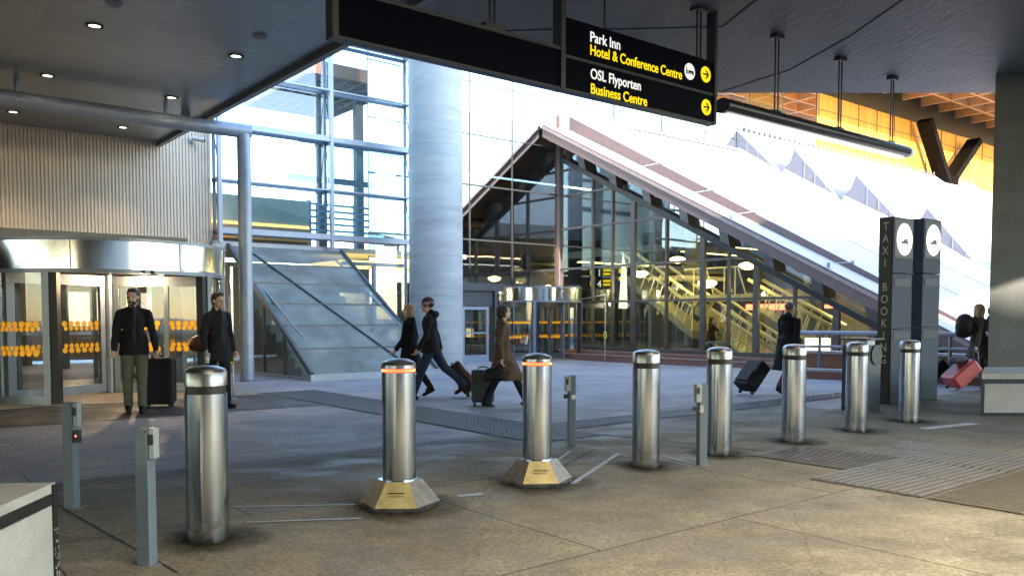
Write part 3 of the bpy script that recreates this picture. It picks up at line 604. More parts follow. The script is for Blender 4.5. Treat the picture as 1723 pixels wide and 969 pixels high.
# copper roof
def zr(v): return 8.47-.505*(23.6-v)
cr_=thing('copper_roof','huge steep pale copper sheet roof sweeping down to the right with sawtooth skylights','roof',W(30,18,0),ANG)
vb=6.6
def ro(v): return .48-.0283*(VC-v)
def slab2(u0,u1,va,vb_,o0,th,mt,nm,par=cr_):
    m=UB(); m.prism([(u0,va,zr(va)+ro(va)+o0),(u0,vb_,zr(vb_)+ro(vb_)+o0),(u0,vb_,zr(vb_)-th),(u0,va,zr(va)-th)],(u1-u0,0,0)); return m.build(nm,mt,par)
def slab(u0,u1,va,vb_,off,th,mt,nm,par=cr_):
    m=UB(); m.prism([(u0,va,zr(va)+off),(u0,vb_,zr(vb_)+off),(u0,vb_,zr(vb_)+off-th),(u0,va,zr(va)+off-th)],(u1-u0,0,0)); return m.build(nm,mt,par)
slab(UC-.9,UC+.5,VC-.15,vb,0,.05,COPPER,'eaves_sheet')
slab2(UC+.5,32.4,VC-.004,vb,0,.1,COPPER,'roof_sheet')
slab(UC-.93,UC-.86,VC-.1,vb-.1,.03,.46,COPDK,'rake_fascia')
slab(UC-.97,UC-.935,VC-.1,vb-.1,-.02,.10,mat('fascia_flashing',(.38,.30,.285),.45,.3),'fascia_flashing')
slab(UC-.86,UC+.5,VC-.15,vb,-.051,.06,mat('soffit_brown',(.13,.085,.07),.7),'rake_soffit')
# step face between the low and high sheets
slab2(UC+.46,UC+.497,VC-.1,vb,.03,-.005,COPDK,'step_fascia')
m=UB(); 
slab(UC-.93,UC-.86,VC,VC-.0001,0,.001,COPDK,'apex_cap') if False else None
# sawtooth skylights
def pv(x,y): p=onu(x,y,32.4); return UV(p)[1],p.z
teeth=[((1231,254),(1244,219),(1312,289)),((1317,288),(1337,251),(1409,332)),((1417,333),(1441,294),(1520,378)),((1530,384),(1560,349),(1650,451)),((1662,456),(1690,420),(1800,530))]
for i,(sa,sp_,se) in enumerate(teeth):
    a,za=pv(*sa); ap,zp=pv(*sp_); b,zb_=pv(*se); base=lambda v: zr(v)+ro(v)
    if i==0: a=ap=VC-.02
    prof=[(a,za),(ap+(a-ap)*.35,za+(zp-za)*.45),(ap,zp),(b,zb_)]
    low=[(b,zb_-.5),(a,za-.5)]
    m=UB(); m.prism([(32.4,v,z) for v,z in prof+low],(25.5,0,0)); sk=m.build('sawtooth_skylight',COPPER,cr_)
    m=UB(); m.prism([(32.36,v,z-.03) for v,z in prof] ,(.035,0,0)); m.build('grey_cheek',GREYMET,sk)
    for q in (.25,.5,.75):
        v=ap+(b-ap)*q; z1=zp+(zb_-zp)*q; z0=za+(zb_-za)*(v-a)/(b-a); UB().bar((32.35,v,z0+.1),(32.35,v,z1-.03),.012,.012).build('cheek_seam',mat('pale_seam',(.36,.37,.41),.5),sk)
    m=UB(); m.bar((32.33,a-.1,za),(32.33,b,zb_-.05),.05,.16); m.build('cheek_flashing',COPPER,sk)
# raised seams (standing), snow guards and cable fittings
m=UB()
for k in range(2):
    u=UC+3.5+k*3.6; m.bar((u,VC-.1,zr(VC-.1)+ro(VC)+.012),(u,vb,zr(vb)+ro(vb)+.012),.012,.02)
m.build('standing_seam',COPPER,cr_)
for (v,s) in ((19.2,1),(15.4,1),(12.2,1),(17.0,0)):
    m=UB(); z=zr(v)
    m.tube([(UC-.6,v,z+.12),(UC+.62,v-.05,zr(v-.05)+ro(v)+.09)],.009,6); m.box((UC-.64,v-.05,z),(UC-.55,v+.05,z+.15)); m.box((UC+.55,v-.07,zr(v)+ro(v)),(UC+.65,v+.03,zr(v)+ro(v)+.10)); m.build('cable_fitting',ALUP,cr_)
# ridge lattice line
m=UB(); m.box((UC+.5,VC-.12,zr(VC)+.49),(32.3,VC-.05,zr(VC)+.60)); 
for k in range(60): u=32.5+k*.42; m.box((u,VC-.10,zr(VC)+1.44),(u+.12,VC-.05,zr(VC)+1.62))
m.build('ridge_comb',ALU,cr_)

# orange timber wall and Y column inside the far glazing
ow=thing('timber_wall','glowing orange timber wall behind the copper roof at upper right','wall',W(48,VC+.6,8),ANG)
m=UB(); m.box((33.5,VC+.5,7),(64,VC+.7,13.05)); m.build('boarding',TIMBER,ow); UB().box((33.5,VC+.44,13.06),(64,VC+.7,15.1)).build('eaves_shade_panel',mat('painted_eaves_shade',(.035,.032,.015),.35),ow)  # upper panel is the eaves' shadow put in as a dark surface
m=UB()
for k in range(16): m.box((34+k*2.0,VC+.46,8.6),(34.03+k*2.0,VC+.496,13.04))
for z in (10.2,12.2): m.box((33.5,VC+.46,z),(64,VC+.497,z+.03))
m.build('board_joint',mat('timber_joint',(.30,.14,.05),.6),ow)
yc=thing('branching_column','dark branching column dividing in a V before the orange timber wall','column',W(56,VC,8))
p=[onv(x,y,VC-.3) for x,y in ((1592,330),(1592,292),(1556,203),(1640,238),(1568,207),(1612,265),(1600,300))]
br_=mat('column_shade_black',(.004,.003,.002),.8,spec=.1)  # near black, so the sunlit column reads as standing in shadow
MB().bar(p[0]+Vector((0,0,-3)),p[1]+Vector((0,0,-.2)),1.3,.5).build('trunk',br_,yc)
MB().bar(p[1]-Vector((0,0,.9)),p[2],.85,.4).build('branch',br_,yc); MB().bar(p[1]-Vector((0,0,.7)),p[3],.85,.4).build('branch',br_,yc)
# hall eaves with timber coffers
ev=thing('hall_eaves','high overhanging eaves with timber coffers beside the concrete pillar','roof',W(60,20,15))
m=UB(); ze=14.0; EV=16.5; m.box((37,EV,ze+.5),(90,VC+.4,ze+.9)); m.build('roof_deck',mat('eaves_deck',(.3,.28,.25),.6),ev)
m=UB()
for k in range(23): m.box((37+k*2.3,EV,ze),(37.18+k*2.3,VC+.3,ze+.496))
for k in range(5): m.box((37,EV+k*1.45,ze+.02),(90,EV+.15+k*1.45,ze+.49))
m.build('coffer_rib',TIMB2,ev)
UB().tube([(37,EV-.2,ze+.1),(90,EV-.2,ze+.1)],.24,14).build('edge_pipe',ALUP,ev)
# brick terrace plinth with low walls
BR=mat('red_brick_band',(.26,.13,.10),.7,0,.2,8,.3,30); BRT=mat('pale_coping',(.42,.40,.40),.6,0,.12,5)
tr=thing('brick_terrace','low red brown stone terrace step along the terminal hall front','terrace',W(UC-1,16,0),ANG)
m=UB(); m.box((UC-1.5,6,-.15),(UC+.15,VC-1.2,.10)); m.box((UC-.8,6,.10),(UC+.17,VC-1.0,.195)); m.build('step',BR,tr)
m=UB(); m.box((UC-1.52,6,.10),(UC-1.3,VC-1.2,.112)); m.build('step_edge',mat('plinth_edge',(.32,.22,.19),.6),tr)
# ------------------------------------------------------------------ second revolving door and side portal
d2=revolving_door('revolving_door','smaller revolving door at the terminal hall corner beyond the lit bollard',(.80,30.1,-.1),1.72,0,2.05,2.52,ANG,wing=30,power=4,gap=1.1,dots=((1.30,.045),(.80,.05)),inner=(1,.75,.4))
# bird spikes
m=LB(d2)
for k in range(70):
    a=2*math.pi*k/70; m.bar((1.6*math.cos(a),1.6*math.sin(a),2.54),(1.66*math.cos(a),1.66*math.sin(a),2.62),.012)
m.build('bird_spikes',ALU,d2)
sp=thing('side_portal','grey framed side door with glass leaf left of the far revolving door','door',onv(800,606,21.9),ANG)
pc=UV(sp.location); pu=pc[0]
m=UB(); v=21.9; a,b=pu-.75,pu+.8; z0=-.1
m.box((a,v,z0),(a+.14,v+.3,2.4)); m.box((a,v,2.25),(b+.4,v+.3,2.5)); m.box((b,v,z0),(b+.12,v+.3,2.25)); m.box((a+.141,v+.1,1.75),(b,v+.2,2.249)); m.build('frame',mat('portal_dark_grey',(.075,.08,.09),.5,.2),sp)
m=UB(); m.box((a+.3,v+.08,z0),(a+.38,v+.14,1.73)); m.box((b-.28,v+.08,z0),(b-.2,v+.14,1.73)); m.box((a+.38,v+.08,1.63),(b-.28,v+.14,1.73)); m.box((a+.38,v+.08,z0),(b-.28,v+.14,z0+.25)); m.box((a+.38,v+.08,.85),(b-.28,v+.14,.9)); lf=m.build('door_leaf',ALUP,sp)
UB().add([(a+.38,v+.11,.15),(b-.28,v+.11,.15),(b-.28,v+.11,1.63),(a+.38,v+.11,1.63)],[(0,1,2,3)]).build('pane',GL_H,lf)
m=UB(); m.box((b-.36,v+.03,.5),(b-.33,v+.06,1.5)); m.build('handle',STEEL,lf)

# ------------------------------------------------------------------ hall interior things
def esc(name,label,u,va,za,vb_,zb,wd_=.9):
    o=thing(name,label,'escalator',W(u,(va+vb_)/2,.2),ANG,'escalators inside the terminal hall')
    m=UB(); m.prism([(u,va,za),(u,vb_,zb),(u,vb_,zb-.3),(u,va,za-.3)],(wd_,0,0)); m.build('truss',mat('escalator_truss',(.22,.20,.12),.5,.2),o)
    for uu_ in (u,u+wd_):
        UB().tube([(uu_,va-.2*(1 if va<vb_ else -1),za+.9),(uu_,vb_,zb+.9)],.06,8).build('handrail',mat('escalator_rail',(.80,.76,.48),.5,0),o)
        m=UB(); k=9
        for i in range(k): 
            t=i/(k-1); t2=min(1,(i+.7)/(k-1)); m.bar((uu_,va+(vb_-va)*t,za+(zb-za)*t),(uu_,va+(vb_-va)*t2,za+(zb-za)*t2+.88),.03)
        m.build('balustrade_bars',MATS['escalator_rail'],o)
    return o
def escp(label,u,a,b,w=.9):
    p,q=onu(*a,u),onu(*b,u); return esc('escalator',label,u,UV(p)[1],p.z-.9,UV(q)[1],q.z-.9,w)
escp('escalator crossing the hall at mid height behind the tall mullions',UC+3.0,(1052,425),(1165,515))
escp('nearest escalator running down beside the person in the dark coat',UC+1.5,(1268,470),(1400,549),.8)
escp('long escalator descending behind the distant worker',UC+4.6,(1130,446),(1300,574))
escp('lowest escalator foot between the middle mullions and the dark coat person',UC+2.2,(1205,520),(1305,590),.8)
wk=thing('hall_walkway','pale horizontal walkway with white railing between the escalators','walkway',onu(1215,500,UC+2.8),ANG)
pw,qw=onu(1150,497,UC+2.8),onu(1272,503,UC+2.8); vw0,vw1,zw=UV(pw)[1],UV(qw)[1],pw.z
UB().box((UC+2.8,vw1,zw-.22),(UC+4.4,vw0,zw)).build('slab',mat('walkway_cream',(.55,.50,.34),.6),wk)
m=UB(); zr_=zw+.95
m.tube([(UC+2.85,vw1,zr_),(UC+2.85,vw0,zr_)],.035,8)
k=0; v=vw1
while v<vw0: m.bar((UC+2.85,v,zw),(UC+2.85,v+(.35 if k%3==1 else 0),zr_),.035); v+=.45; k+=1
m.build('railing',MATS['escalator_rail'],wk)
m=None
for i,(u,v) in enumerate(((UC+4.8,21.2),(UC+6.8,17.2),(UC+8.2,14.9),(UC+4.6,22.9))):
    o=thing('hall_column','round dark hall column, %s'%('beside the yellow departures sign','behind the tallest middle mullion pair','near the lowest escalator foot','at the back near the glass corner')[i] if False else ('round hall column behind the yellow numbered sign','round hall column behind the middle mullion pair','round hall column near the lowest escalator foot','round hall column deep behind the glass corner')[i],'column',W(u,v,.2),0,'round columns inside the terminal hall')
    LB(o).tube([(0,0,0),(0,0,max(2.5,zr(v)-1.0))],.32,20).build('shaft',mat('hall_column_grey',(.07,.07,.062),.5),o)
def globe(px,py,u,label,r=.27,v=None):
    p=onu(px,py,u) if v is None else onv(px,py,v)
    o=thing('pendant_lamp',label,'pendant lamp',p,0,'oval pendant lamps in the terminal hall')
    LB(o).lathe([(0,-.35*r*1.6),(r*.6,-.45*r),(r,-.1*r),(r*.96,.12*r),(r*.5,.3*r),(0,.34*r)],n=24).build('shade',GLOBE,o)
    LB(o).tube([(0,0,.3*r),(0,0,1.1)],.012,6).build('cord',DARK,o)
    lamp('lamp_light',p-Vector((0,0,.5)),8,.08,(1,.76,.36),o); return o
globe(1078,460,UC+.9,'oval lit lamp left of the middle mullion in the hall')
globe(1140,436,UC+1.6,'oval lit lamp just right of the middle glass bay')
globe(1258,446,UC+.8,'brightest oval lamp under the raking roof frame',.27)
globe(1190,476,UC+4,'wide low oval lamp above the escalators',.36)
globe(832,468,0,'oval lamp glowing over the far revolving door',.27,v=VC+2.5)
globe(1215,500,UC+7,'small dim lamp deep behind the escalators',.26)
for a in ((UC+8,14,3.0,26),(UC+3.2,21,2.6,8),(UC+6,18,3.2,30),(UC+9,20,6.4,12),(UC+2.4,13.4,1.6,16),(UC+2.0,17,5.2,9)): lamp('hall_ceiling_light',W(a[0],a[1],a[2]),a[3],.14,(1,.80,.34),hall)
m=UB(); 
for k in range(8): m.box((UC+5+k*.9,VC+4,3.88),(UC+5.5+k*.9,VC+4.3,3.93))
for (v,z) in ((19.0,3.86),(21.5,3.86),(16.5,3.86)): m.box((UC+4.6,v,z+.1),(UC+9,v+.15,z+.13))
m.build('ceiling_strip_lamp',emat('strip_lamp',(1,.8,.35),.8),hall)
# shop fronts in the hall
m=UB(); 
for k in range(5): m.box((UC+10.2,20.6-k*2.4,.2),(UC+10.5,19.2-k*2.4,2.6))
m.build('shop_front',mat('shop_yellow',(.26,.20,.08),.6),hall)
m=UB(); m.box((UC+9.7,22.2,1.7),(UC+9.8,20.2,1.95)); m.box((UC+10,18.6,1.75),(UC+10.1,17.9,1.9)); m.build('shop_sign',emat('shop_red',(1,.16,.08),.8),hall)
m=UB()
for k in range(24): 
    v=22.8-k*.52; m.box((UC+10.6,v,.3),(UC+10.7,v-.25,random.uniform(.8,2.0)))
m.build('display_goods',mat('display_goods',(.35,.3,.22),.6,0,.5,12),hall)

def text(body,size,M,mt,parent,name='lettering',ext=.002,sx=1,align='LEFT',bold=0.0,sp=1):
    c=bpy.data.curves.new(name,'FONT'); c.body=body; c.size=size; c.extrude=ext; c.align_x=align; c.offset=bold; c.space_character=sp
    t=bpy.data.objects.new(name,c); col.objects.link(t); bpy.context.view_layer.update()
    me=bpy.data.meshes.new_from_object(t.evaluated_get(bpy.context.evaluated_depsgraph_get())); bpy.data.objects.remove(t)
    Mi=wm(parent).inverted()@M@Matrix.Diagonal((sx,1,1,1)); me.transform(Mi); me.materials.clear(); me.materials.append(mt)
    o=bpy.data.objects.new(name,me); col.objects.link(o); o.parent=parent; return o
# yellow numbered sign seen in the hall
fs=thing('flight_sign','black hall sign with yellow symbols and numbers 1 and 4','sign',onu(1005,468,UC+1.2))
Ms=Matrix.Translation(fs.location)@Matrix.Rotation(R(-30),4,'Z')@Matrix.Rotation(R(90),4,'X')
m=MB(Ms); m.box((-.42,-.45,-.04),(1.1,.42,0)); m.build('panel',NAVY,fs)
text('1',.36,Ms@Matrix.Translation((0,.08,.004)),WHT,fs,bold=.006); text('4',.36,Ms@Matrix.Translation((0,-.34,.004)),WHT,fs,bold=.006)
for k,(x,y) in enumerate(((.25,.24),(.25,.1),(.25,-.16),(.25,-.3))): MB(Ms).box((x,y,.003),(x+.34-.06*(k%2),y+.09,.006)).build('text_bar',YEL,fs)
for (x,y) in ((-.3,.22),(-.3,-.2)): MB(Ms).box((x,y-.1,.003),(x+.12,y+.1,.006)).build('symbol',YEL,fs)
for (x,y) in ((.98,.25),(.98,-.05)): MB(Ms).disc((x,y,.004),.1,18).build('arrow_disc',YEL,fs)
# reversed cafe sign behind the glass
cs=thing('cafe_sign','pale reversed capital lettering behind the upper hall glass','sign',onu(1010,322,UC+.35))
Mt=Matrix(((-A.x*-1,0,0,0),(0,0,0,0),(0,0,0,0),(0,0,0,1)))
Mc=Matrix.Translation(cs.location)@Matrix.Rotation(ANG-R(90),4,'Z')@Matrix.Rotation(R(90),4,'X')
text('ƎƎꟻꟻO',.01,Mc,WHT,cs) if False else None
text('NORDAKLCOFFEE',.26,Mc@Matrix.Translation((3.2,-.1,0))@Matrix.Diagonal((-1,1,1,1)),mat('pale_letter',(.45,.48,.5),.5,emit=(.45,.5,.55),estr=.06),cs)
# a white easel banner
bn=thing('tapered_banner','white tapered banner standing inside the hall glass','banner',onu(1048,560,UC+.8))
q=bn.location; q.z=.2; bn.location=q
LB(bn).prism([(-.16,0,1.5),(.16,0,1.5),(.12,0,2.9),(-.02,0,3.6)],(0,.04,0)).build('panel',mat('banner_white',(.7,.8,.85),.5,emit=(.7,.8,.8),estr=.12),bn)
LB(bn).box((-.02,-.03,0),(.02,.01,1.5)).build('pole',ALU,bn)

# terrace guard rail and lanterns on the right
gr=thing('terrace_railing','double tube guard railing along the terrace before the copper roof foot','railing',gnd(1480,600))
def terr(px,py,Y): r=ray(px,py); return Vector((0,0,CH))+r*(Y/r.y)
for z,r_ in ((1.03,.055),(.72,.035)):
    pA=terr(1340,533,19.5); pA.z=z; pB=terr(1700,533,17.0); pB.z=z; MB().tube([pA,pB],r_,10).build('rail',mat('rail_pale',(.36,.36,.42),.4,.5),gr)
pA.z=pB.z=0
for k in range(9):
    p=pA.lerp(pB,k/8); MB().box((p.x-.03,p.y-.02,0),(p.x+.03,p.y+.02,1.0)).build('post',ALU,gr)
m=MB(); d=(pB-pA).normalized(); nrm=Vector((-d.y,d.x,0))
m.prism([pA+nrm*.8,pB+nrm*.8,pB+nrm*1.2,pA+nrm*1.2],(0,0,.52)); 
wl=thing('terrace_wall','low red brick terrace wall with pale copings behind the railing','wall',pA+nrm)
m.build('brick_face',mat('brick_face',(.30,.12,.07),.7,0,.25,9,.3,40),wl)
m=MB(); m.prism([x+Vector((0,0,.522)) for x in (pA+nrm*.76,pB+nrm*.76,pB+nrm*1.24,pA+nrm*1.24)],(0,0,.06)); m.build('coping',BRT,wl)
m=MB(); m.prism([pA-nrm*.5,pB-nrm*.5,pB-nrm*.1,pA-nrm*.1],(0,0,.17)); 
w2=thing('terrace_step','low brown stone kerb with pale top in front of the guard railing','kerb',pA-nrm*.3); m.build('stone',BR,w2)
m=MB(); m.prism([x+Vector((0,0,.172)) for x in (pA-nrm*.52,pB-nrm*.52,pB-nrm*.08,pA-nrm*.08)],(0,0,.05)); m.build('coping',BRT,w2)
for (px,lb_) in ((1365,'left of the two glowing yellow box lanterns behind the railing'),(1386,'right of the two glowing yellow box lanterns behind the railing')):
    p=terr(px,585,21); o=thing('box_lantern',lb_,'lantern',(p.x,p.y,0),0,'glowing box lanterns by the terrace')
    LB(o).box((-.12,-.12,.42),(.12,.12,.86),.01).build('glowing_box',emat('lantern_glow',(1,.85,.45),.5),o); LB(o).box((-.14,-.14,.0),(.14,.14,.418)).build('plinth',ALU,o)
    LB(o).box((-.13,-.13,.625),(.13,.13,.645)).build('band',DARK,o)
pb=gnd(1413,621); o=thing('planter_box','small dark square box standing at the terrace kerb','box',pb)
LB(o).box((-.2,0,0),(.2,.4,.40),.01).build('body',mat('planter_dark',(.05,.055,.06),.5),o); LB(o).box((-.22,-.02,.402),(.22,.42,.43)).build('lid',mat('planter_lid',(.3,.3,.32),.5),o)

# ------------------------------------------------------------------ unseen blockers added out of frame to keep low sun off the plaza
ob=thing('plaza_sun_blocker','unseen plain block added to hold low sun off the forecourt','building',(48,-58,0),R(-30))
m=LB(ob); m.box((-60,-8,0),(60,8,20)); m.build('wall',CONC,ob)
for k in range(4): LB(ob).box((-58,8.01,2+k*3.6),(58,8.12,3.2+k*3.6)).build('window',DARK,ob)

ub2=thing('deck_sun_blocker','unseen plain box added on the deck to shade column and facade','building',(-12,0,6.66))  # added only to keep sun off the round column and glass facade
m=MB(); m.box((-38,-40,6.66),(7.5,9.5,13.6)); m.build('wall',CONC,ub2)
# ------------------------------------------------------------------ hanging sign
VS=7.88
hs=thing('hanging_sign','long navy hanging direction sign with white and yellow lettering','sign',W(7.1,VS,4.26),ANG)
ub=[3.98,7.13,10.22]; zb,zm,zt_=4.26,4.75,5.16
UB().box((ub[0]+.07,VS,zb+.02),(ub[1]-.02,VS+.12,zm-.02)).build('blank_panel',NAVY,hs)
UB().box((ub[1]+.06,VS,4.70),(ub[2]-.05,VS+.12,zt_)).build('upper_panel',NAVY,hs)
UB().box((ub[1]+.06,VS,zb+.02),(ub[2]-.05,VS+.12,4.66)).build('lower_panel',NAVY,hs)
m=UB(); FR=mat('sign_frame',(.045,.05,.06),.4,.4)
m.box((ub[0],VS-.02,zb-.01),(ub[0]+.068,VS+.14,ZC-.003)); m.box((ub[1]-.018,VS-.02,zb-.01),(ub[1]+.058,VS+.14,ZC-.003)); m.box((ub[2]-.048,VS-.02,zb-.01),(ub[2]+.01,VS+.14,ZC-.003))
m.box((ub[0]+.069,VS-.01,zb-.01),(ub[1]-.019,VS+.13,zb+.018)); m.box((ub[1]+.059,VS-.01,zb-.01),(ub[2]-.049,VS+.13,zb+.018)); m.box((ub[1]+.059,VS-.005,4.662),(ub[2]-.049,VS+.125,4.698)); m.box((ub[0]+.069,VS-.01,zm-.018),(ub[1]-.019,VS+.13,zm+.03))
m.build('frame',FR,hs)
for u in (6.05,6.12,7.95,9.85,9.93):
    UB().tube([(u,VS+.06,zm if u<7 else zt_),(u,VS+.06,ZC-.002)],.016,8).build('hanger_rod',DARK,hs)
for bx in (((5.95,VS,zm+.031),(6.22,VS+.12,zm+.09)),((5.98,VS-.02,ZC-.05),(6.2,VS+.14,ZC-.004)),((9.78,VS-.02,ZC-.05),(10.0,VS+.14,ZC-.004))): UB().box(*bx).build('clamp',DARK,hs)
Mg=FM@Matrix.Translation((0,VS-.004,0))@Matrix.Rotation(R(90),4,'X')
def sl_(px,py): p=onv(px,py,VS); u,_=UV(p); return u,p.z
def tline(s,px,py,px2,mt,cap):   # baseline start px,py ; end px2
    u,z=sl_(px,py); u2,_=sl_(px2,py+(px2-px)*.25)
    c=bpy.data.curves.new('t','FONT'); c.body=s; c.size=cap/.73*1.0; t=bpy.data.objects.new('t',c); col.objects.link(t); bpy.context.view_layer.update(); wdt=t.dimensions.x; bpy.data.objects.remove(t)
    text(s,cap/.73,Mg@Matrix.Translation((u,z,0)),mt,hs,sx=(u2-u)/wdt,bold=.0028)
tline('Park Inn',992,70,1042,WHT,.135); tline('Hotel & Conference Centre',992,92,1146,YEL,.135)
tline('OSL Flyporten',993,132,1077,WHT,.135); tline('Business Centre',993,157,1087,YEL,.135)
def arrow(px,py):
    u,z=sl_(px,py); UB().disc((u,VS-.006,z),.115,32,'y').build('yellow_disc',YEL,hs)
    m=UB(); m.bar((u-.065,VS-.010,z),(u+.05,VS-.010,z),.004,.022); m.bar((u-.0,VS-.010,z+.06),(u+.06,VS-.010,z-.004),.004,.022); m.bar((u-.0,VS-.010,z-.06),(u+.06,VS-.010,z+.004),.004,.022); m.build('arrow',NAVY,hs)
arrow(1187,126); arrow(1188,181)
u,z=sl_(1160,121); UB().disc((u,VS-.006,z),.118,32,'y').build('white_disc',WHT,hs)
m=UB(); y=VS-.010; m.bar((u-.075,y,z+.05),(u-.075,y,z-.05),.004,.012); m.bar((u+.075,y,z+.01),(u+.075,y,z-.05),.004,.012); m.bar((u-.075,y,z-.025),(u+.075,y,z-.025),.004,.012); m.bar((u-.03,y,z+.0),(u+.07,y,z+.0),.004,.028); m.bar((u-.06,y,z+.0),(u-.045,y,z+.0),.004,.022); m.build('bed_symbol',NAVY,hs)

# linear luminaire on rod hangers
def luminaire(ua,ub_,v,rods,label,on=True,e=.5):
    o=thing('linear_luminaire',label,'light fitting',W((ua+ub_)/2,v,4.5),ANG,'long round linear luminaires under the deck')
    m=UB(); n=20; P=[]
    for k in range(n): 
        t=2*math.pi*k/n; P.append((.0+.155*math.cos(t),4.56+.11*math.sin(t)))
    m.prism([(ua,v+a,b) for a,b in P],(ub_-ua-.25,0,0)); 
    m.add([(ub_-.25,v+a,b) for a,b in P]+[(ub_-.06,v+a*.75,4.56+(b-4.56)*.75) for a,b in P]+[(ub_,v+a*.2,4.56+(b-4.56)*.2) for a,b in P],[(k,(k+1)%n,(k+1)%n+n,k+n) for k in range(n)]+[(k+n,(k+1)%n+n,(k+1)%n+2*n,k+2*n) for k in range(n)]+[[k+2*n for k in range(n)]],True)
    m.build('housing',mat('luminaire_dark',(.03,.03,.032),.35,.4),o)
    UB().box((ua+.1,v-.06,4.436),(ub_-.35,v+.06,4.447)).build('diffuser',emat('luminaire_glow',(1,.95,.9),.5),o)
    for u in rods:
        m=UB(); 
        for s in (-.045,.045): m.tube([(u+s,v,4.66),(u+s,v,ZC-.05)],.014,8)
        m.build('hanger_rod',DARK,o)
        UB().box((u-.11,v-.06,ZC-.07),(u+.11,v+.06,ZC-.004)).build('ceiling_plate',DARK,o); UB().box((u-.1,v-.03,4.665),(u+.1,v+.03,4.70)).build('hanger_clamp',DARK,o)
    return o
luminaire(10.36,16.25,VS+.0,(11.77,13.67,15.5),'long dark round luminaire hanging on paired rods right of the sign')

# ------------------------------------------------------------------ bollards
def bollard(label,kind,base,scale=1.0,name='bollard',rz=0):
    o=thing(name,label,'bollard',base,rz,'stainless steel security bollards in a row'); hgt=1.10*scale; r=.128
    if kind=='band':
        LB(o).lathe([(r,-.02),(r,hgt-.175)],n=48).build('shaft',STEEL,o)
        LB(o).lathe([(r,hgt-.175),(r-.008,hgt-.172),(r-.008,hgt-.128),(r,hgt-.125)],n=48).build('black_band',BLACK,o)
        LB(o).lathe([(r,hgt-.125),(r,hgt-.045),(r-.004,hgt-.037),(r*.9,hgt-.022),(r*.55,hgt-.006),(0,hgt)],n=48).build('domed_cap',steel('cap_reflection_dark',(.34,.34,.34),.30),o)  # cap colour darkened to stand for the dark ceiling it reflects
        LB(o).lathe([(r+.03,.0012),(r+.028,.006),(r,.0065)],n=40).build('collar',mat('collar_dirt',(.07,.055,.035),.9,0,.3,10),o)
    else:
        LB(o).lathe([(r*.96,.16),(r*.96,hgt-.105)],n=48).build('shaft',STEEL,o)
        LB(o).lathe([(r*.93,hgt-.103),(r*.93,hgt-.075)],n=48).build('red_light_ring',REDG,o)
        m=LB(o); 
        for k in range(40):
            a=2*math.pi*k/40; m.box((r*.935*math.cos(a)-.003,r*.935*math.sin(a)-.003,hgt-.096),(r*.935*math.cos(a)+.003,r*.935*math.sin(a)+.003,hgt-.082))
        m.build('light_points',emat('led_points',(1,.22,.08),.7),o)
        LB(o).lathe([(r*1.0,hgt-.075),(r*1.0,hgt-.05)],n=48).build('rim',STEEL,o)
        LB(o).lathe([(r*1.0,hgt-.05),(r*.9,hgt-.028),(r*.55,hgt-.008),(0,hgt)],n=48).build('domed_cap',mat('dark_cap',(.10,.095,.09),.3,.6),o)
        N=6; a0=0
        def ring(rr,z): return [(rr*math.cos(a0+2*math.pi*k/N),rr*math.sin(a0+2*math.pi*k/N),z) for k in range(N)]
        m=LB(o); lo,mid,hi,ih=ring(.30,0),ring(.30,.045),ring(.165,.21),ring(.12,.21)
        m.add(lo+mid,[(k,(k+1)%N,(k+1)%N+N,k+N) for k in range(N)]+[list(range(N))[::-1]]); m.build('base_rim',STEEL,o)
        for k in range(N):
            f=[mid[k],mid[(k+1)%N],hi[(k+1)%N],hi[k]]
            c=sum((Vector(x) for x in f),Vector())/4; cm_=math.degrees(math.atan2(c.y,c.x))
            m=LB(o); m.add([(x[0],x[1],x[2]+.001) for x in f],[(0,1,2,3)])
            front=abs(cm_+90)<20
            m.build('base_plate',mat('worn_yellow_plate',(.50,.42,.20),.42,.35,.25,14) if front else mat('scuffed_plate',(.40,.37,.33),.40,.75,.3,14),o)
        LB(o).add(hi+ih,[(k,(k+1)%N,(k+1)%N+N,k+N) for k in range(N)]).build('base_top',STEEL,o)
        LB(o).box((-.06,-.235,.145),(.06,-.225,.152)).build('lifting_bar',DARK,o)
    return o
VBL=5.16
def bpos(px,py,r=.128):
    p=gnd(px,py); p.y+=r; return p
bl=[]
spec=[(338,917,'nearest and largest steel bollard with a black band, left of all bollards'),(1090,789,'black banded steel bollard between the two slim right hand sensor posts'),(1214,768,'black banded steel bollard just behind the slim sensor post with the side clip'),(1341,746,'black banded steel bollard in front of the person in the long dark coat'),(1447,727,'black banded steel bollard in front of the dark litter bin'),(1536,711,'farthest black banded steel bollard in front of the second taxi pylon')]
for i,(x,y,t) in enumerate(spec):
    b=bollard(t,'band',bpos(x,y)) if i==0 else copy_tree(bl[0]); 
    if i: b.location=bpos(x,y); b['label']=t; b.rotation_euler=(0,0,.6*i)
    bl.append(b)
r1=bollard('left steel bollard with a glowing red ring and hexagonal yellow faced foot','ring',bpos(664,866,.26),rz=R(2))
r2=copy_tree(r1); r2.location=bpos(905,823,.26); r2.rotation_euler=(0,0,R(6)); r2['label']='right steel bollard with a glowing red ring beside the slim middle sensor post'

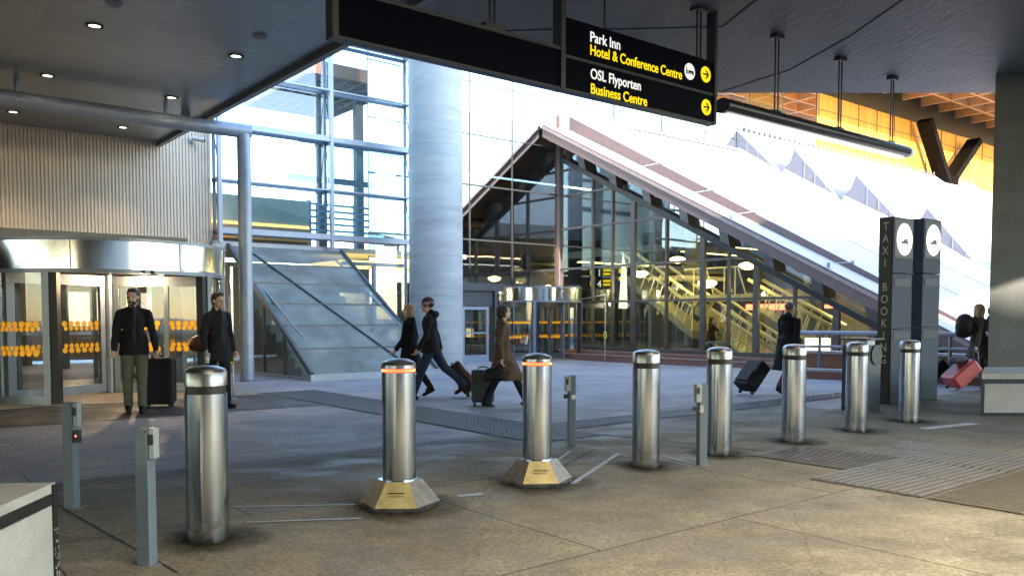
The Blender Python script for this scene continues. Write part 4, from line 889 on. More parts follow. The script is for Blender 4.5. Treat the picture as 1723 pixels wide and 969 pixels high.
def stain_mat():
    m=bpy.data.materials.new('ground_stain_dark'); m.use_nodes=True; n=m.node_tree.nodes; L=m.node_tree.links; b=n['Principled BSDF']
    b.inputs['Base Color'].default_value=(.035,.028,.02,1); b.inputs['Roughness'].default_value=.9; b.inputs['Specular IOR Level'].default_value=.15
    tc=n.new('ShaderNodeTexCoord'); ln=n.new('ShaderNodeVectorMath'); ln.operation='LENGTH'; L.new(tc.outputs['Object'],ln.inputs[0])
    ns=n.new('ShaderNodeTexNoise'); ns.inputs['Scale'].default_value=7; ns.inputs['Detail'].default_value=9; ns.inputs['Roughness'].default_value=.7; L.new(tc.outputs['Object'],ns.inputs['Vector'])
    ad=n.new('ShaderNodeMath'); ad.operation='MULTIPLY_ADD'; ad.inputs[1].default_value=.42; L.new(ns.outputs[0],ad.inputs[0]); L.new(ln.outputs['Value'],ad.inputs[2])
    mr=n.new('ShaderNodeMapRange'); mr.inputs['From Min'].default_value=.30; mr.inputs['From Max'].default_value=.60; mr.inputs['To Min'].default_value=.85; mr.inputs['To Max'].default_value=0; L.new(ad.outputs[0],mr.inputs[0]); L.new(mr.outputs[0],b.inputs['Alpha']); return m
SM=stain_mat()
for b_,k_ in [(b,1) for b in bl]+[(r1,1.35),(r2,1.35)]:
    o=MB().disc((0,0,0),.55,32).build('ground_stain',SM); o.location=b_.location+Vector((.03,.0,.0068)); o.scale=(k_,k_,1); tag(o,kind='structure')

# ------------------------------------------------------------------ slim sensor posts
def sensor(label,px,py,hgt,side,extra,rz=0):
    p=gnd(px,py); p.y+=.045
    o=thing('sensor_post',label,'sensor post',p,rz,'slim grey sensor posts among the bollards')
    LB(o).box((-.040,-.040,0),(.040,.040,hgt),.006).build('post',mat('post_blue_grey',(.13,.17,.205),.5,0,.1,12,.15,60),o)
    LB(o).box((-.075,-.07,.0015),(.075,.07,.008)).build('foot_plate',mat('post_foot',(.22,.2,.17),.7),o)
    s=side; fy=-.047 if extra in ('clip','tag') else -.036
    hd=LB(o).box((s*(.02 if fy<-.04 else .042),fy,hgt-.175),(s*.078,.02,hgt-.002),.008).build('sensor_head',mat('sensor_shell',(.34,.38,.40),.4),o)
    LB(o).box((s*.048,fy-.005,hgt-.095),(s*.072,fy+.001,hgt-.035)).build('lens_window',BLACK,hd)
    LB(o).tube([(s*.03 if s<0 else .03,-.0405,hgt-.02),(s*.03 if s<0 else .03,-.0425,hgt-.02)],.005,8).build('screw',BLACK,o)
    if extra=='clip':
        LB(o).box((s*.11,-.06,hgt-.25),(s*.02,-.04,hgt-.21)).build('side_clip',BLACK,o); LB(o).box((s*.05,-.065,hgt-.27),(s*.01,-.046,hgt-.20)).build('lock',STEEL,o)
    if extra=='dark': LB(o).box((s*.055,-.045,hgt-.29),(s*.085,-.0,hgt-.202)).build('dark_clip',BLACK,o); LB(o).tube([(s*.07,-.046,hgt-.24),(s*.07,-.05,hgt-.24)],.006,8).build('red_light',emat('tiny_red',(1,.1,.05),1),o)
    if extra=='tag': LB(o).box((s*.05,-.05,hgt-.25),(s*.09,.0,hgt-.203)).build('dark_clip',BLACK,o); LB(o).disc((.01,-.049,hgt-.235),.028,16,'y').build('round_tag',mat('tag_white',(.7,.7,.7),.5),o)
    return o
sensor('tall slim sensor post left of the nearest bollard, with a plain white head',242,955,0.785,1,None,R(-8))
sensor('slim sensor post at far left, with a greenish head and tiny red light',116,857,.78,1,'dark',R(-4))
sensor('slim sensor post between the red ring bollards and the plain ones',962,748,.76,-1,'tag',R(10))
sensor('slim sensor post with a black side clip between two banded bollards',1182,785,.78,-1,'clip',R(12))

# ------------------------------------------------------------------ concrete blocks
def block(label,p,rz,sx,sy,hz):
    o=thing('concrete_block',label,'barrier block',p,rz)
    LB(o).box((0,0,.02),(sx,sy,hz),.012).build('block',CONCB,o)
    fr=mat('block_steel_edge',(.012,.014,.016),.5,.2,.3,20)
    m=LB(o); t=.006
    m.box((-t,-t,0),(.05,-.0005,hz-.13)); m.box((sx-.05,-t,0),(sx+t,-.0005,hz-.005)); m.box((.0,-t-.001,hz-.14),(sx-.0,-.0005,hz-.085)); m.box((.0,-t-.002,.0),(sx,-.0005,.06))
    m.box((-t,-.001,0),(-.0005,sy,.06)); m.box((-t-.001,0,hz-.14),(-.0005,sy,hz-.085)); m.box((sx+.0005,0,hz-.14),(sx+t,sy,hz-.085)); m.box((sx+.0005,0,0),(sx+t,.05,hz-.005)); m.box((sx+.0005,0,0),(sx+t+.001,sy,.06))
    m.build('steel_edge',fr,o)
    return o
FRB=mat('block_steel_edge',(.012,.014,.016),.5,.2,.3,20)
def block2(label,p,rz,poly,hz,band,seg):
    o=thing('concrete_block',label,'barrier block',p,rz)
    LB(o).prism([(a,b,.0) for a,b in poly],(0,0,hz)).build('block',CONCB,o)
    m=LB(o); a,b=Vector((*poly[seg[0]],0)),Vector((*poly[seg[1]],0)); d=(b-a).normalized(); n=Vector((d.y,-d.x,0)); L=(b-a).length
    def q(s0,s1,z0,z1,t): m.prism([a+d*s0+n*.0006,a+d*s1+n*.0006,a+d*s1+n*t,a+d*s0+n*t],(0,0,z1-z0)) if False else m.add([a+d*x+n*y+Vector((0,0,z)) for z in (z0,z1) for x,y in ((s0,.0006),(s1,.0006),(s1,t),(s0,t))],[(0,1,2,3),(4,5,6,7),(0,1,5,4),(1,2,6,5),(2,3,7,6),(3,0,4,7)])
    q(0,L,band[0],band[1],.006); q(0,L,0,.05,.006); e=.042
    if seg[2]==0: q(0,e,0,hz-.005 if seg[3] else band[1],.009)
    else: q(L-e,L,0,hz-.005 if seg[3] else band[1],.009)
    m.build('steel_edge',FRB,o); return o
p=atz(1650,700,0); block2('pale concrete block with dark steel edging at the foot of the pillar',(p.x,p.y,0),0,[(0,0),(2.6,0),(3.6,1.6),(.95,1.6)],.60,(.46,.525),(0,1,0,0))
bk=block2('cut off concrete block with chipped black edging in the lower left corner',(-2.215,4.0,0),R(4.8),[(0,0),(-1.4,0),(-1.4,-2.6),(0,-2.6)],.60,(.50,.555),(3,0,1,1))
m=LB(bk)
for rr in (.030,.033):
    m.add([(.0012,-.30+rr_*math.cos(2*math.pi*k/24)*1.2,.36+rr_*math.sin(2*math.pi*k/24)) for rr_ in (rr,rr+.0015) for k in range(24)],[(k,(k+1)%24,(k+1)%24+24,k+24) for k in range(24) if not 8<k<11])
m.build('chalk_ring',mat('chalk_white',(.7,.7,.68),.8),bk)
m=LB(bk)
for k in range(30):
    y,z=random.uniform(-1.6,-.06),random.uniform(.08,.48); s_=random.uniform(.002,.006); m.disc((.0010,y,z),s_,8,'x')
for k in range(60):
    z=random.uniform(.02,.38); y=random.uniform(-.05,-.002); m.box((.0095,y,z),(.0102,y+random.uniform(.003,.009),z+random.uniform(.003,.012)))
m.build('chip_marks',mat('chip_pale',(.40,.40,.38),.9),bk)

# ------------------------------------------------------------------ taxi booking pylons
def pylon(label,px,py,wd_,dp,hgt,strip_,rz):
    p=gnd(px,py); o=thing('taxi_pylon',label,'pylon',p,rz,'taxi booking pylons')
    PY=mat('pylon_grey',(.05,.062,.085),.6,0,.12,5,spec=.2)
    LB(o).box((0,0,0),(wd_,dp,hgt*.405),.008).build('lower_body',PY,o)
    LB(o).box((0.003,0.003,hgt*.408),(wd_-.003,dp-.003,hgt*.70),.006).build('middle_body',PY,o)
    LB(o).box((0,0,hgt*.703),(wd_,dp,hgt),.008).build('upper_body',PY,o)
    lp=LB(o).box((.04,-.006,hgt*.785),(wd_-.015,-.0005,hgt-.03)).build('lamp_panel',BLACK,o)
    r=.255; c=(wd_/2+.015,-.012,hgt*.885)
    m=LB(o); m.disc(c,r,40,'y'); m.build('lit_disc',WHITEG,lp)
    # small dark winged emblem on the disc
    cx,cz=c[0],c[2]-.04; s=r*.60
    pts_=[(-.75,-.45),(-.45,-.25),(-.2,-.3),(.15,-.2),(.5,-.55),(.42,-.15),(.7,-.05),(.35,.2),(.75,.5),(.2,.35),(-.05,.45),(-.15,.15),(-.6,.0),(-.45,-.12)]
    m=LB(o); m.add([(cx+a*s*1.5,-.015,cz+b*s*.8) for a,b in pts_],[list(range(len(pts_)))]); m.build('emblem',mat('emblem_grey',(.03,.03,.03),.5),lp)
    for z in (.655,.37):
        v_=LB(o).box((.06,-.004,hgt*z-.06),(wd_-.06,-.0005,hgt*z+.05)).build('vent_panel',mat('vent_dark',(.05,.055,.065),.5),o)
        m=LB(o)
        for k in range(9): x=.07+(wd_-.15)*k/8; m.box((x,-.008,hgt*z-.055),(x+.006,-.0042,hgt*z+.045))
        m.build('vent_slats',PY,v_)
    if strip_:
        LB(o).box((-.012,.02,hgt*.03),(-.0008,dp-.02,hgt*.985)).build('letter_strip',mat('strip_black',(.008,.008,.009),.4),o)
        M0=wm(o)@Matrix.Rotation(R(-90),4,'Z')@Matrix.Rotation(R(90),4,'X')
        s_='TAXI BOOKING'; 
        for i,ch in enumerate(s_):
            if ch==' ': continue
            text(ch,.185,wm(o)@Matrix.Translation((-.014,dp/2,hgt*.93-i*.192))@Matrix.Rotation(R(-90),4,'Z')@Matrix.Rotation(R(90),4,'X'),mat('letter_bronze',(.30,.28,.20),.4,emit=(.45,.42,.28),estr=.012),o,align='CENTER',bold=.0,sx=.8)
    return o
PR=ANG*.35
pa=pylon('front taxi booking pylon with vertical bronze lettering and a round lit sign',1497,681,.66,.235,2.98,True,ANG)
pb_=pylon('rear taxi pylon without lettering and with a round lit sign',1548,675,.62,.235,3.02,False,ANG)
# litter bin
p=gnd(1460,694); o=thing('litter_bin','dark grey litter bin with a round opening behind the banded bollard','litter bin',(p.x,p.y,0),ANG)
LB(o).box((0,0,0),(.36,.42,.98),.01).build('body',mat('bin_dark',(.045,.05,.06),.45,.3),o)
LB(o).box((-.03,-.03,1.06),(.39,.45,1.085),.004).build('top_plate',MATS['bin_dark'],o)
LB(o).box((.06,.06,.981),(.28,.34,1.059)).build('neck',ALU,o)
LB(o).tube([(.2,-.002,.84),(.2,-.02,.84)],.15,28).build('opening_ring',BLACK,o)

# ------------------------------------------------------------------ button / guide poles
def guide(label,px,py,hgt,zt1,tagc,armto=None):
    p=gnd(px,py); o=thing('guide_pole',label,'pole',p,0,'slender button poles beside the revolving doors')
    LB(o).tube([(0,0,0),(0,0,hgt)],.022,10).build('pole',STEEL,o); LB(o).lathe([(.06,0),(.055,.012),(.02,.014)],n=18).build('foot',ALU,o)
    LB(o).box((-.045,-.035,zt1),(.045,-.022,zt1+.24)).build('yellow_tag',mat('tag_yellow_green',(.62,.62,.10),.5),o)
    LB(o).box((-.015,-.038,zt1+.05),(.015,-.0355,zt1+.18)).build('tag_symbol',DARK,o)
    if armto:
        q=Vector(armto); LB(o).tube([(0,0,hgt-.02),wm(o).inverted()@q],.016,8).build('arm',STEEL,o)
    return o
p=gnd(393,670)
guide('slender steel pole with a yellow tag beside the left round pipe column',393,671,2.25,.62,None,(-5.35,16.0,2.15))
guide('slender steel pole with a yellow tag beside the far revolving door',1018,609,2.25,.78,None,(2.35,29.4,2.0))
# ------------------------------------------------------------------ people
SKIN=mat('skin',(.50,.30,.22),.5,0,.06,10); SKIN2=mat('skin_pale',(.60,.40,.32),.5,0,.06,10)
def cap_mesh(caps,voxel,M,smooth=4):
    """caps: list of (p0,r0,p1,r1) tapered capsules or ('e',c,(rx,ry,rz),rot) ellipsoids -> one remeshed surface"""
    bm=bmesh.new()
    for c in caps:
        if c[0]=='e':
            g=bmesh.ops.create_uvsphere(bm,u_segments=20,v_segments=12,radius=1)['verts']
            T=Matrix.Translation(c[1])@(c[3].to_matrix().to_4x4() if len(c)>3 and c[3] else Matrix.Identity(4))@Matrix.Diagonal((*c[2],1))
            for v in g: v.co=T@v.co
        else:
            p0,r0,p1,r1=Vector(c[0]),c[1],Vector(c[2]),c[3]; d=p1-p0
            if d.length<1e-5: d=Vector((0,0,1e-4))
            q=d.normalized().to_track_quat('Z','Y').to_matrix(); n=16; rings=[]
            for (base,r,angs) in ((p0,r0,(-80,-55,-28,0)),(p1,r1,(0,28,55,80))):
                for a in angs: rings.append([bm.verts.new(base+q@Vector((r*math.cos(R(a))*math.cos(2*math.pi*k/n),r*math.cos(R(a))*math.sin(2*math.pi*k/n),r*math.sin(R(a))))) for k in range(n)])
            for i in range(len(rings)-1):
                for k in range(n): bm.faces.new((rings[i][k],rings[i][(k+1)%n],rings[i+1][(k+1)%n],rings[i+1][k]))
            bm.faces.new(rings[0][::-1]); bm.faces.new(rings[-1])
    me=bpy.data.meshes.new('t'); bm.to_mesh(me); bm.free()
    t=bpy.data.objects.new('t',me); col.objects.link(t)
    r=t.modifiers.new('r','REMESH'); r.mode='VOXEL'; r.voxel_size=voxel; r.use_smooth_shade=True
    s=t.modifiers.new('s','SMOOTH'); s.factor=.5; s.iterations=smooth
    bpy.context.view_layer.update()
    out=bpy.data.meshes.new_from_object(t.evaluated_get(bpy.context.evaluated_depsgraph_get())); bpy.data.objects.remove(t); bpy.data.meshes.remove(me)
    for p_ in out.polygons: p_.use_smooth=True
    return out
def child(me,name,m,parent):
    me.name=name; me.materials.clear(); me.materials.append(m); o=bpy.data.objects.new(name,me); col.objects.link(o); o.parent=parent; return o
def cloth(name,c,rough=.85): return mat(name,c,rough,0,.25,9,.5,60,spec=.2)
def rotY(v,a): # rotate forward: facing +x, angle a tilts a downward vector forward
    return Vector((v.x*math.cos(a)-v.z*math.sin(a),v.y,v.x*math.sin(a)+v.z*math.cos(a)))
def person(label,loc,face,hgt,legs=((0,0),(0,0)),arms=((0,10,8),(0,10,8)),lean=0,head_turn=0,head_tilt=0,coat=None,coat_len=.78,coat_w=1.0,trs=None,shoe=None,hair=None,hair_kind='short',hat=None,skin=SKIN,shirt=None,collar=None,beard=False,hood=False,female=False,bare_arms=False,flare=1.1):
    """faces local +x.  legs: (thigh fwd deg, knee bend deg) left(y+), right(y-).  arms: (fwd deg, elbow bend deg, out deg)"""
    o=thing('person',label,'person',loc,face); k=hgt/1.78
    S=lambda *p: Vector(p)*k
    dn=Vector((0,0,-1)); J={}
    hipw=.092 if not female else .085; shw=.178 if not female else .150
    # legs relative to the pelvis
    Lf=[]
    for i,(th,kn) in enumerate(legs):
        y=hipw if i==0 else -hipw
        hip=S(0,y,0); kne=hip+rotY(dn,R(th))*.43*k; ank=kne+rotY(dn,R(th-kn))*.43*k
        Lf.append((hip,kne,ank,R(th-kn)))
    low=min(l[2].z-(.075*k if True else 0) for l in Lf); pel=-low
    P=Vector((0,0,pel))
    ln=R(lean)
    up=rotY(Vector((0,0,1)),-ln)  # lean forward positive
    up=Vector((math.sin(ln),0,math.cos(ln)))
    waist=P+up*.14*k; chest=P+up*.36*k; neck=P+up*.53*k; hd=neck+Vector((.02*k+math.sin(ln)*.05,0,.155*k))
    body=[]; leg_c=[]; shoe_c=[]
    for i,(h,kn_,an,fa) in enumerate(Lf):
        h,kn_,an=h+P,kn_+P,an+P; t=.085*k if not female else .082*k
        body+=[(h,t,kn_,.055*k),(kn_,.055*k,an,.038*k)]
        leg_c+=[(h,t*1.14,kn_,.075*k),(kn_,.072*k,an+Vector((0,0,.02)),.058*k)]
        fa_=max(-.6,min(.5,fa*.8)); toe=an+Vector((.16*k*math.cos(fa_),0,-.045*k+.16*k*math.sin(fa_))); heel=an+Vector((-.045*k,0,-.04*k-.03*math.sin(fa_)))
        body+=[(an,.026*k,toe+Vector((-.03,0,0)),.018*k)]
        shoe_c+=[(heel,.04*k,toe,.032*k),(an+Vector((0,0,.01)),.048*k,an+Vector((.06*k,0,-.03*k)),.044*k),(heel+Vector((0,0,-.005)),.034*k,toe+Vector((.01,0,-.004)),.026*k)]
        J['ank%d'%i]=an
    body+=[('e',P+up*.02*k,(.11*k,.155*k,.12*k)),('e',waist+up*.02*k,(.10*k,.135*k,.14*k)),('e',chest,(.115*k,(shw-.03)*k,.17*k)),(neck+Vector((-.01,0,-.05*k)),.058*k,hd-Vector((.01,0,.06*k)),.052*k)]
    # head
    Hm=Matrix.Rotation(R(head_turn),3,'Z')@Matrix.Rotation(R(head_tilt),3,'Y'); hx=lambda x,y,z: hd+Hm@(Vector((x,y,z))*k)
    q=Hm.to_quaternion()
    body+=[('e',hx(-.005,0,.035),(.098*k,.078*k,.095*k),q),('e',hx(.028,0,-.035),(.068*k,.058*k,.075*k),q),(hx(.09,0,.015),.010*k,hx(.108,0,-.018),.014*k),
           ('e',hx(.075,0,-.075),(.026*k,.030*k,.022*k),q),(hx(.085,-.018,-.045),.010*k,hx(.085,.018,-.045),.010*k)]
    for s in (1,-1): body+=[('e',hx(-.005,s*.078,-.0),(.02*k,.009*k,.032*k),q),(hx(.078,s*.018,.032),.012*k,hx(.074,s*.045,.03),.010*k)]
    sl_c=[]; J['hand']=[]
    for i,(fw,el,outa) in enumerate(arms):
        s=1 if i==0 else -1
        sh=P+up*.465*k+Vector((0,s*shw*k,0)); d1=rotY(dn,R(fw)); d1=Vector((d1.x,s*math.sin(R(outa)),d1.z*math.cos(R(outa)))).normalized()
        elb=sh+d1*.285*k; d2=rotY(dn,R(fw+el)); d2=Vector((d2.x,s*math.sin(R(outa*.6)),d2.z)).normalized(); wr=elb+d2*.25*k
        body+=[(sh,.046*k,elb,.040*k),(elb,.040*k,wr,.026*k),(sh,.040*k,chest+up*.03*k,.07*k)]
        sl_c+=[(sh,.064*k,elb,.055*k),(elb,.055*k,wr-d2*.0,.042*k)]
        if bare_arms: sl_c=sl_c[:-1]
        pn=d2.cross(Vector((0,1,0))).normalized(); side=d2.cross(pn).normalized()
        palm=wr+d2*.05*k; body+=[('e',palm,(.022*k,.040*k,.05*k),d2.to_track_quat('Z','Y')),]
        for f,(off,ln_) in enumerate(((-.030,.068),(-.010,.078),(.010,.072),(.028,.056))):
            b0=wr+d2*.085*k+side*off*k; b1=b0+(d2*.8+pn*.35).normalized()*ln_*.5*k; b2=b1+(d2*.35+pn*.9).normalized()*ln_*.5*k
            body+=[(b0,.0105*k,b1,.0095*k),(b1,.0095*k,b2,.0085*k)]
        th0=wr+d2*.035*k-side*.030*k; th1=th0+(d2*.6-side*.6+pn*.4).normalized()*.04*k; body+=[(th0,.013*k,th1,.011*k),(th1,.011*k,th1+(d2+pn*.4).normalized()*.03*k,.010*k)]
        J['hand'].append(wr+d2*.10*k); J.setdefault('wr',[]).append(wr)
    child(cap_mesh(body,.0085,None,3),'body',skin,o)
    child(cap_mesh(leg_c+[('e',P,(.125*k,.165*k,.11*k))],.014,None,3),'trousers',trs,o)
    for q_ in (0,3): child(cap_mesh(shoe_c[q_:q_+3],.010,None,2),'shoe',shoe or cloth('black_shoes',(.012,.011,.011),.5),o)
    cc_=[('e',chest+up*.0*k,(.135*k,(shw-.012)*k,.19*k)),('e',waist+up*.02*k,(.130*k,.158*k,.17*k)),('e',P+up*.03*k,(.135*k,.165*k,.13*k))]+sl_c
    for s in (1,-1): cc_.append((P+up*.465*k+Vector((0,s*(shw-.01)*k,-.005)),.062*k,neck+Vector((-.015*k,s*.03*k,-.015*k)),.062*k))
    # coat skirt down to hem
    hem=P.z+.16*k-coat_len*k
    if coat_len>.2:
        n=16
        for j in range(n+1):
            t=j/n; z=P.z+.12*k+(hem-P.z-.12*k)*t; sw=1+(flare-1)*t
            thf=(math.tan(R(max(-25,min(35,max(legs[0][0],legs[1][0])))))*max(0,P.z-z)*.95, math.tan(R(max(-24,min(legs[0][0],legs[1][0],0))))*max(0,P.z-z)*.8)
            cx_=(thf[0]+thf[1])/2; ex=(thf[0]-thf[1])/2
            cc_.append(('e',Vector((cx_,0,z)),((.140*k*sw+ex)*coat_w,.186*k*sw*coat_w,.085*k)))
    cc_+=[(neck+Vector((-.03,0,-.02*k)),.085*k,neck+Vector((-.02,0,.035*k)),.072*k)]
    me=cap_mesh(cc_,.014,None,4)
    cut=hem
    bm=bmesh.new(); bm.from_mesh(me); g=bmesh.ops.bisect_plane(bm,geom=bm.verts[:]+bm.edges[:]+bm.faces[:],plane_co=(0,0,cut),plane_no=(0,0,-1),clear_outer=True) if coat_len>.2 else None
    if coat_len>.2:
        ed=[e for e in bm.edges if e.is_boundary]; bmesh.ops.contextual_create(bm,geom=ed)
    # fabric folds
    for v in bm.verts:
        a=math.sin(v.co.z*9+v.co.y*34+v.co.x*6)*.0035+math.sin(v.co.z*13-v.co.x*31+v.co.y*9)*.004; v.co+=v.normal*a
    bm.to_mesh(me); bm.free(); child(me,'coat',coat,o)
    if shirt:
        me=cap_mesh([('e',chest+up*.02*k+Vector((.055*k,0,0)),(.105*k,.055*k,.20*k)),('e',waist+Vector((.055*k,0,0)),(.10*k,.05*k,.16*k))],.01,None); child(me,'shirt',shirt,o)
        m=LB(o)
        for j in range(6): c_=waist+up*(j*.065-.06)*k; m.lathe([(0,.0),(.007,0)],(0,0,0),8) if False else m.box((c_.x+.140*k,-.004,c_.z-.004),(c_.x+.150*k,.004,c_.z+.004))
        m.build('shirt_buttons',mat('button_grey',(.12,.12,.12),.5),o)
    hc=[]
    if hair_kind=='short': hc=[('e',hx(-.018,0,.055),(.099*k,.087*k,.088*k),q),('e',hx(-.035,0,.01),(.075*k,.082*k,.075*k),q),('e',hx(.045,.01,.11),(.05*k,.06*k,.03*k),q)]
    if hair_kind=='long': hc=[('e',hx(-.018,0,.05),(.103*k,.09*k,.09*k),q),('e',hx(-.045,0,-.03),(.075*k,.09*k,.11*k),q),(hx(-.055,.03,-.08),.055*k,hx(-.03,.06,-.22),.035*k),(hx(-.06,-.03,-.08),.055*k,hx(-.03,-.05,-.24),.035*k),(hx(-.01,.075,.0),.022*k,hx(.03,.085,-.17),.02*k),(hx(-.01,-.075,.0),.022*k,hx(.02,-.085,-.17),.02*k),(hx(-.06,0,-.05),.06*k,hx(-.05,.0,-.25),.045*k)]
    if hair_kind=='bob': hc=[('e',hx(-.022,0,.045),(.106*k,.093*k,.093*k),q),('e',hx(-.055,0,-.02),(.075*k,.092*k,.085*k),q),(hx(-.01,.07,.02),.026*k,hx(.0,.08,-.06),.024*k),(hx(-.01,-.07,.02),.026*k,hx(.0,-.08,-.06),.024*k)]
    if hair_kind=='grey': hc=[('e',hx(-.02,0,.05),(.099*k,.087*k,.085*k),q)]
    if hc:
        me=cap_mesh(hc,.009,None,2)
        bm=bmesh.new(); bm.from_mesh(me)
        for v in bm.verts: v.co+=v.normal*(math.sin(v.co.z*90+v.co.x*60)*.002+math.sin(v.co.y*130+v.co.z*40)*.002)
        bm.to_mesh(me); bm.free(); child(me,'hair',hair,o)
    if beard: child(cap_mesh([('e',hx(.045,0,-.068),(.055*k,.056*k,.042*k),q),(hx(.0,.062,-.01),.014*k,hx(.03,.055,-.06),.016*k),(hx(.0,-.062,-.01),.014*k,hx(.03,-.055,-.06),.016*k)],.008,None,2),'beard',beard,o)
    if hat:
        child(cap_mesh([('e',hx(-.016,0,.052),(.112*k,.098*k,.102*k),q),(hx(-.05,-.05,.03),.05*k,hx(-.05,.05,.03),.05*k)],.009,None,2),'knitted_hat',hat,o)
        m=MB(wm(o)@Matrix.Translation(hx(-.018,0,.0))@Hm.to_4x4()); m.lathe([(.112*k,.02*k),(.113*k,.045*k),(.109*k,.07*k)],n=28,sx=1,sy=.9); m.build('hat_band',cloth('hat_stripe',(.26,.20,.20)),o)
    if hood: child(cap_mesh([(neck+Vector((-.09*k,-.06*k,.0)),.07*k,neck+Vector((-.09*k,.06*k,.0)),.07*k),('e',neck+Vector((-.10*k,0,.02*k)),(.08*k,.11*k,.06*k))],.012,None),'hood',coat,o)
    # eyes and mouth
    for s in (1,-1):
        e=cap_mesh([('e',hx(.087,s*.031,.012),(.010*k,.013*k,.009*k),q)],.0035,None,1); child(e,'eye',mat('eye_dark',(.05,.04,.035),.3),o)
    child(cap_mesh([('e',hx(.096,0,-.048),(.007*k,.022*k,.006*k),q)],.003,None,1),'mouth',mat('lip',(.32,.14,.11),.5),o)
    M=wm(o)
    return o,[M@h for h in J['hand']],M@P,(lambda x,y,z: M@hx(x,y,z))
BLKC=cloth('black_coat',(.012,.012,.015)); BLK2=cloth('charcoal_coat',(.016,.016,.02)); BRN=cloth('brown_coat',(.105,.068,.048)); OLV=cloth('olive_trousers',(.105,.105,.075)); JEAN=cloth('dark_jeans',(.022,.032,.062)); BLKT=cloth('black_trousers',(.012,.012,.014))
DHAIR=mat('dark_hair',(.03,.018,.012),.6,0,.3,30); BHAIR=mat('blonde_hair',(.36,.24,.13),.6,0,.3,30); GHAIR=mat('grey_hair',(.10,.10,.10),.6)
def facing(px,py,Hp=None): return gnd(px,py)
# 1: man with beard, standing, faces camera slightly left
pos=gnd(228,694); 
P1,h1,_,_=person('bearded man in black jacket and olive trousers standing beside a black suitcase',pos,R(-68),1.84,legs=((4,3),(-3,5)),arms=((6,14,14),(4,22,10)),head_turn=-16,coat=BLKC,coat_len=.27,trs=OLV,hair=DHAIR,hair_kind='short',beard=DHAIR,shirt=cloth('charcoal_shirt',(.02,.02,.024)),flare=1.05)
# 2: man with coat, brown holdall and bottle
pos=gnd(368,686)
P2,h2,_,_=person('young man in open black overcoat carrying a brown holdall and a bottle',pos,R(-32),1.80,legs=((8,4),(-10,10)),arms=((2,14,8),(-4,26,14)),head_turn=4,coat=BLK2,coat_len=.38,trs=BLKT,hair=DHAIR,shirt=cloth('dark_pattern_shirt',(.035,.04,.045)),flare=1.22)
# 3: blonde woman and 4: hat man walking left
pos=gnd(690,668)
P3,h3,_,_=person('blonde long haired woman in knee length black coat walking beside the man in the hat',pos,R(160),1.66,legs=((10,6),(-18,18)),arms=((6,30,6),(-6,20,6)),head_turn=8,coat=BLKC,coat_len=.50,coat_w=.98,trs=BLKT,hair=BHAIR,hair_kind='long',skin=SKIN2,female=True,flare=1.2)
pos=gnd(726,671)
P4,h4,_,_=person('man in striped knitted hat, black padded jacket and blue jeans striding left',pos,R(184),1.80,legs=((22,4),(-32,16)),arms=((10,20,6),(-24,8,8)),lean=4,head_tilt=6,coat=BLKC,coat_len=.26,trs=JEAN,hair=DHAIR,hat=cloth('maroon_hat',(.055,.028,.035)),hair_kind='grey',hood=True,flare=1.04)
# 5: woman in brown coat
pos=gnd(846,684)
P5,h5,_,hx5=person('woman in long brown coat walking right with a cup in her raised hand',pos,R(2),1.66,legs=((-14,10),(28,4)),arms=((6,86,8),(-10,14,10)),head_turn=6,coat=BRN,coat_len=.60,coat_w=.98,trs=cloth('dark_leggings',(.012,.016,.024)),hair=DHAIR,hair_kind='bob',skin=SKIN2,female=True,flare=1.28)
# 6: staff worker by hall
pos=gnd(1196,607)
P6,h6,_,hx6=person('small distant worker in black short sleeved uniform drinking from a white cup',pos,R(10),1.52,legs=((12,6),(-26,14)),arms=((20,30,6),(50,118,4)),head_turn=0,coat=BLKC,coat_len=.30,trs=BLKT,hair=DHAIR,skin=SKIN,bare_arms=True)
# 7: dark long coat walking right/away
pos=gnd(1326,665)
P7,h7,_,_=person('grey haired person in long black hooded coat and brown trousers pulling a suitcase',pos,R(35),1.70,legs=((12,4),(-16,22)),arms=((6,14,6),(-22,10,14)),coat=BLKC,coat_len=.60,coat_w=1.28,trs=cloth('rust_trousers',(.14,.04,.03)),hair=GHAIR,hair_kind='grey',hood=True,flare=1.12)
# 8, 9: right pair
pos=gnd(1644,655)
P8,h8,pp8,_=person('blonde woman in grey coat with a black backpack walking right past the pillar',pos,R(5),1.70,legs=((16,4),(-22,34)),arms=((8,20,6),(-26,8,14)),coat=cloth('taupe_coat',(.07,.06,.055)),coat_len=.42,trs=cloth('grey_trousers',(.10,.11,.13)),hair=BHAIR,hair_kind='long',skin=SKIN2,female=True,shoe=mat('brown_boots',(.09,.04,.025),.5))
pos=gnd(1662,645)+Vector((.05,.0,0))
P9,h9,_,_=person('person in black coat mostly hidden by the concrete pillar',pos,R(5),1.66,legs=((14,4),(-12,20)),arms=((8,20,6),(-26,8,10)),coat=BLKC,coat_len=.5,trs=BLKT,hair=DHAIR)
# person seen through the left revolving door
pos=W(1.4,18.3,0)
P10,h10,_,_=person('dark silhouette of a person inside the left revolving door hall',pos,R(-90),1.75,legs=((8,4),(-8,8)),coat=BLK2,coat_len=.6,trs=BLKT,hair=DHAIR)

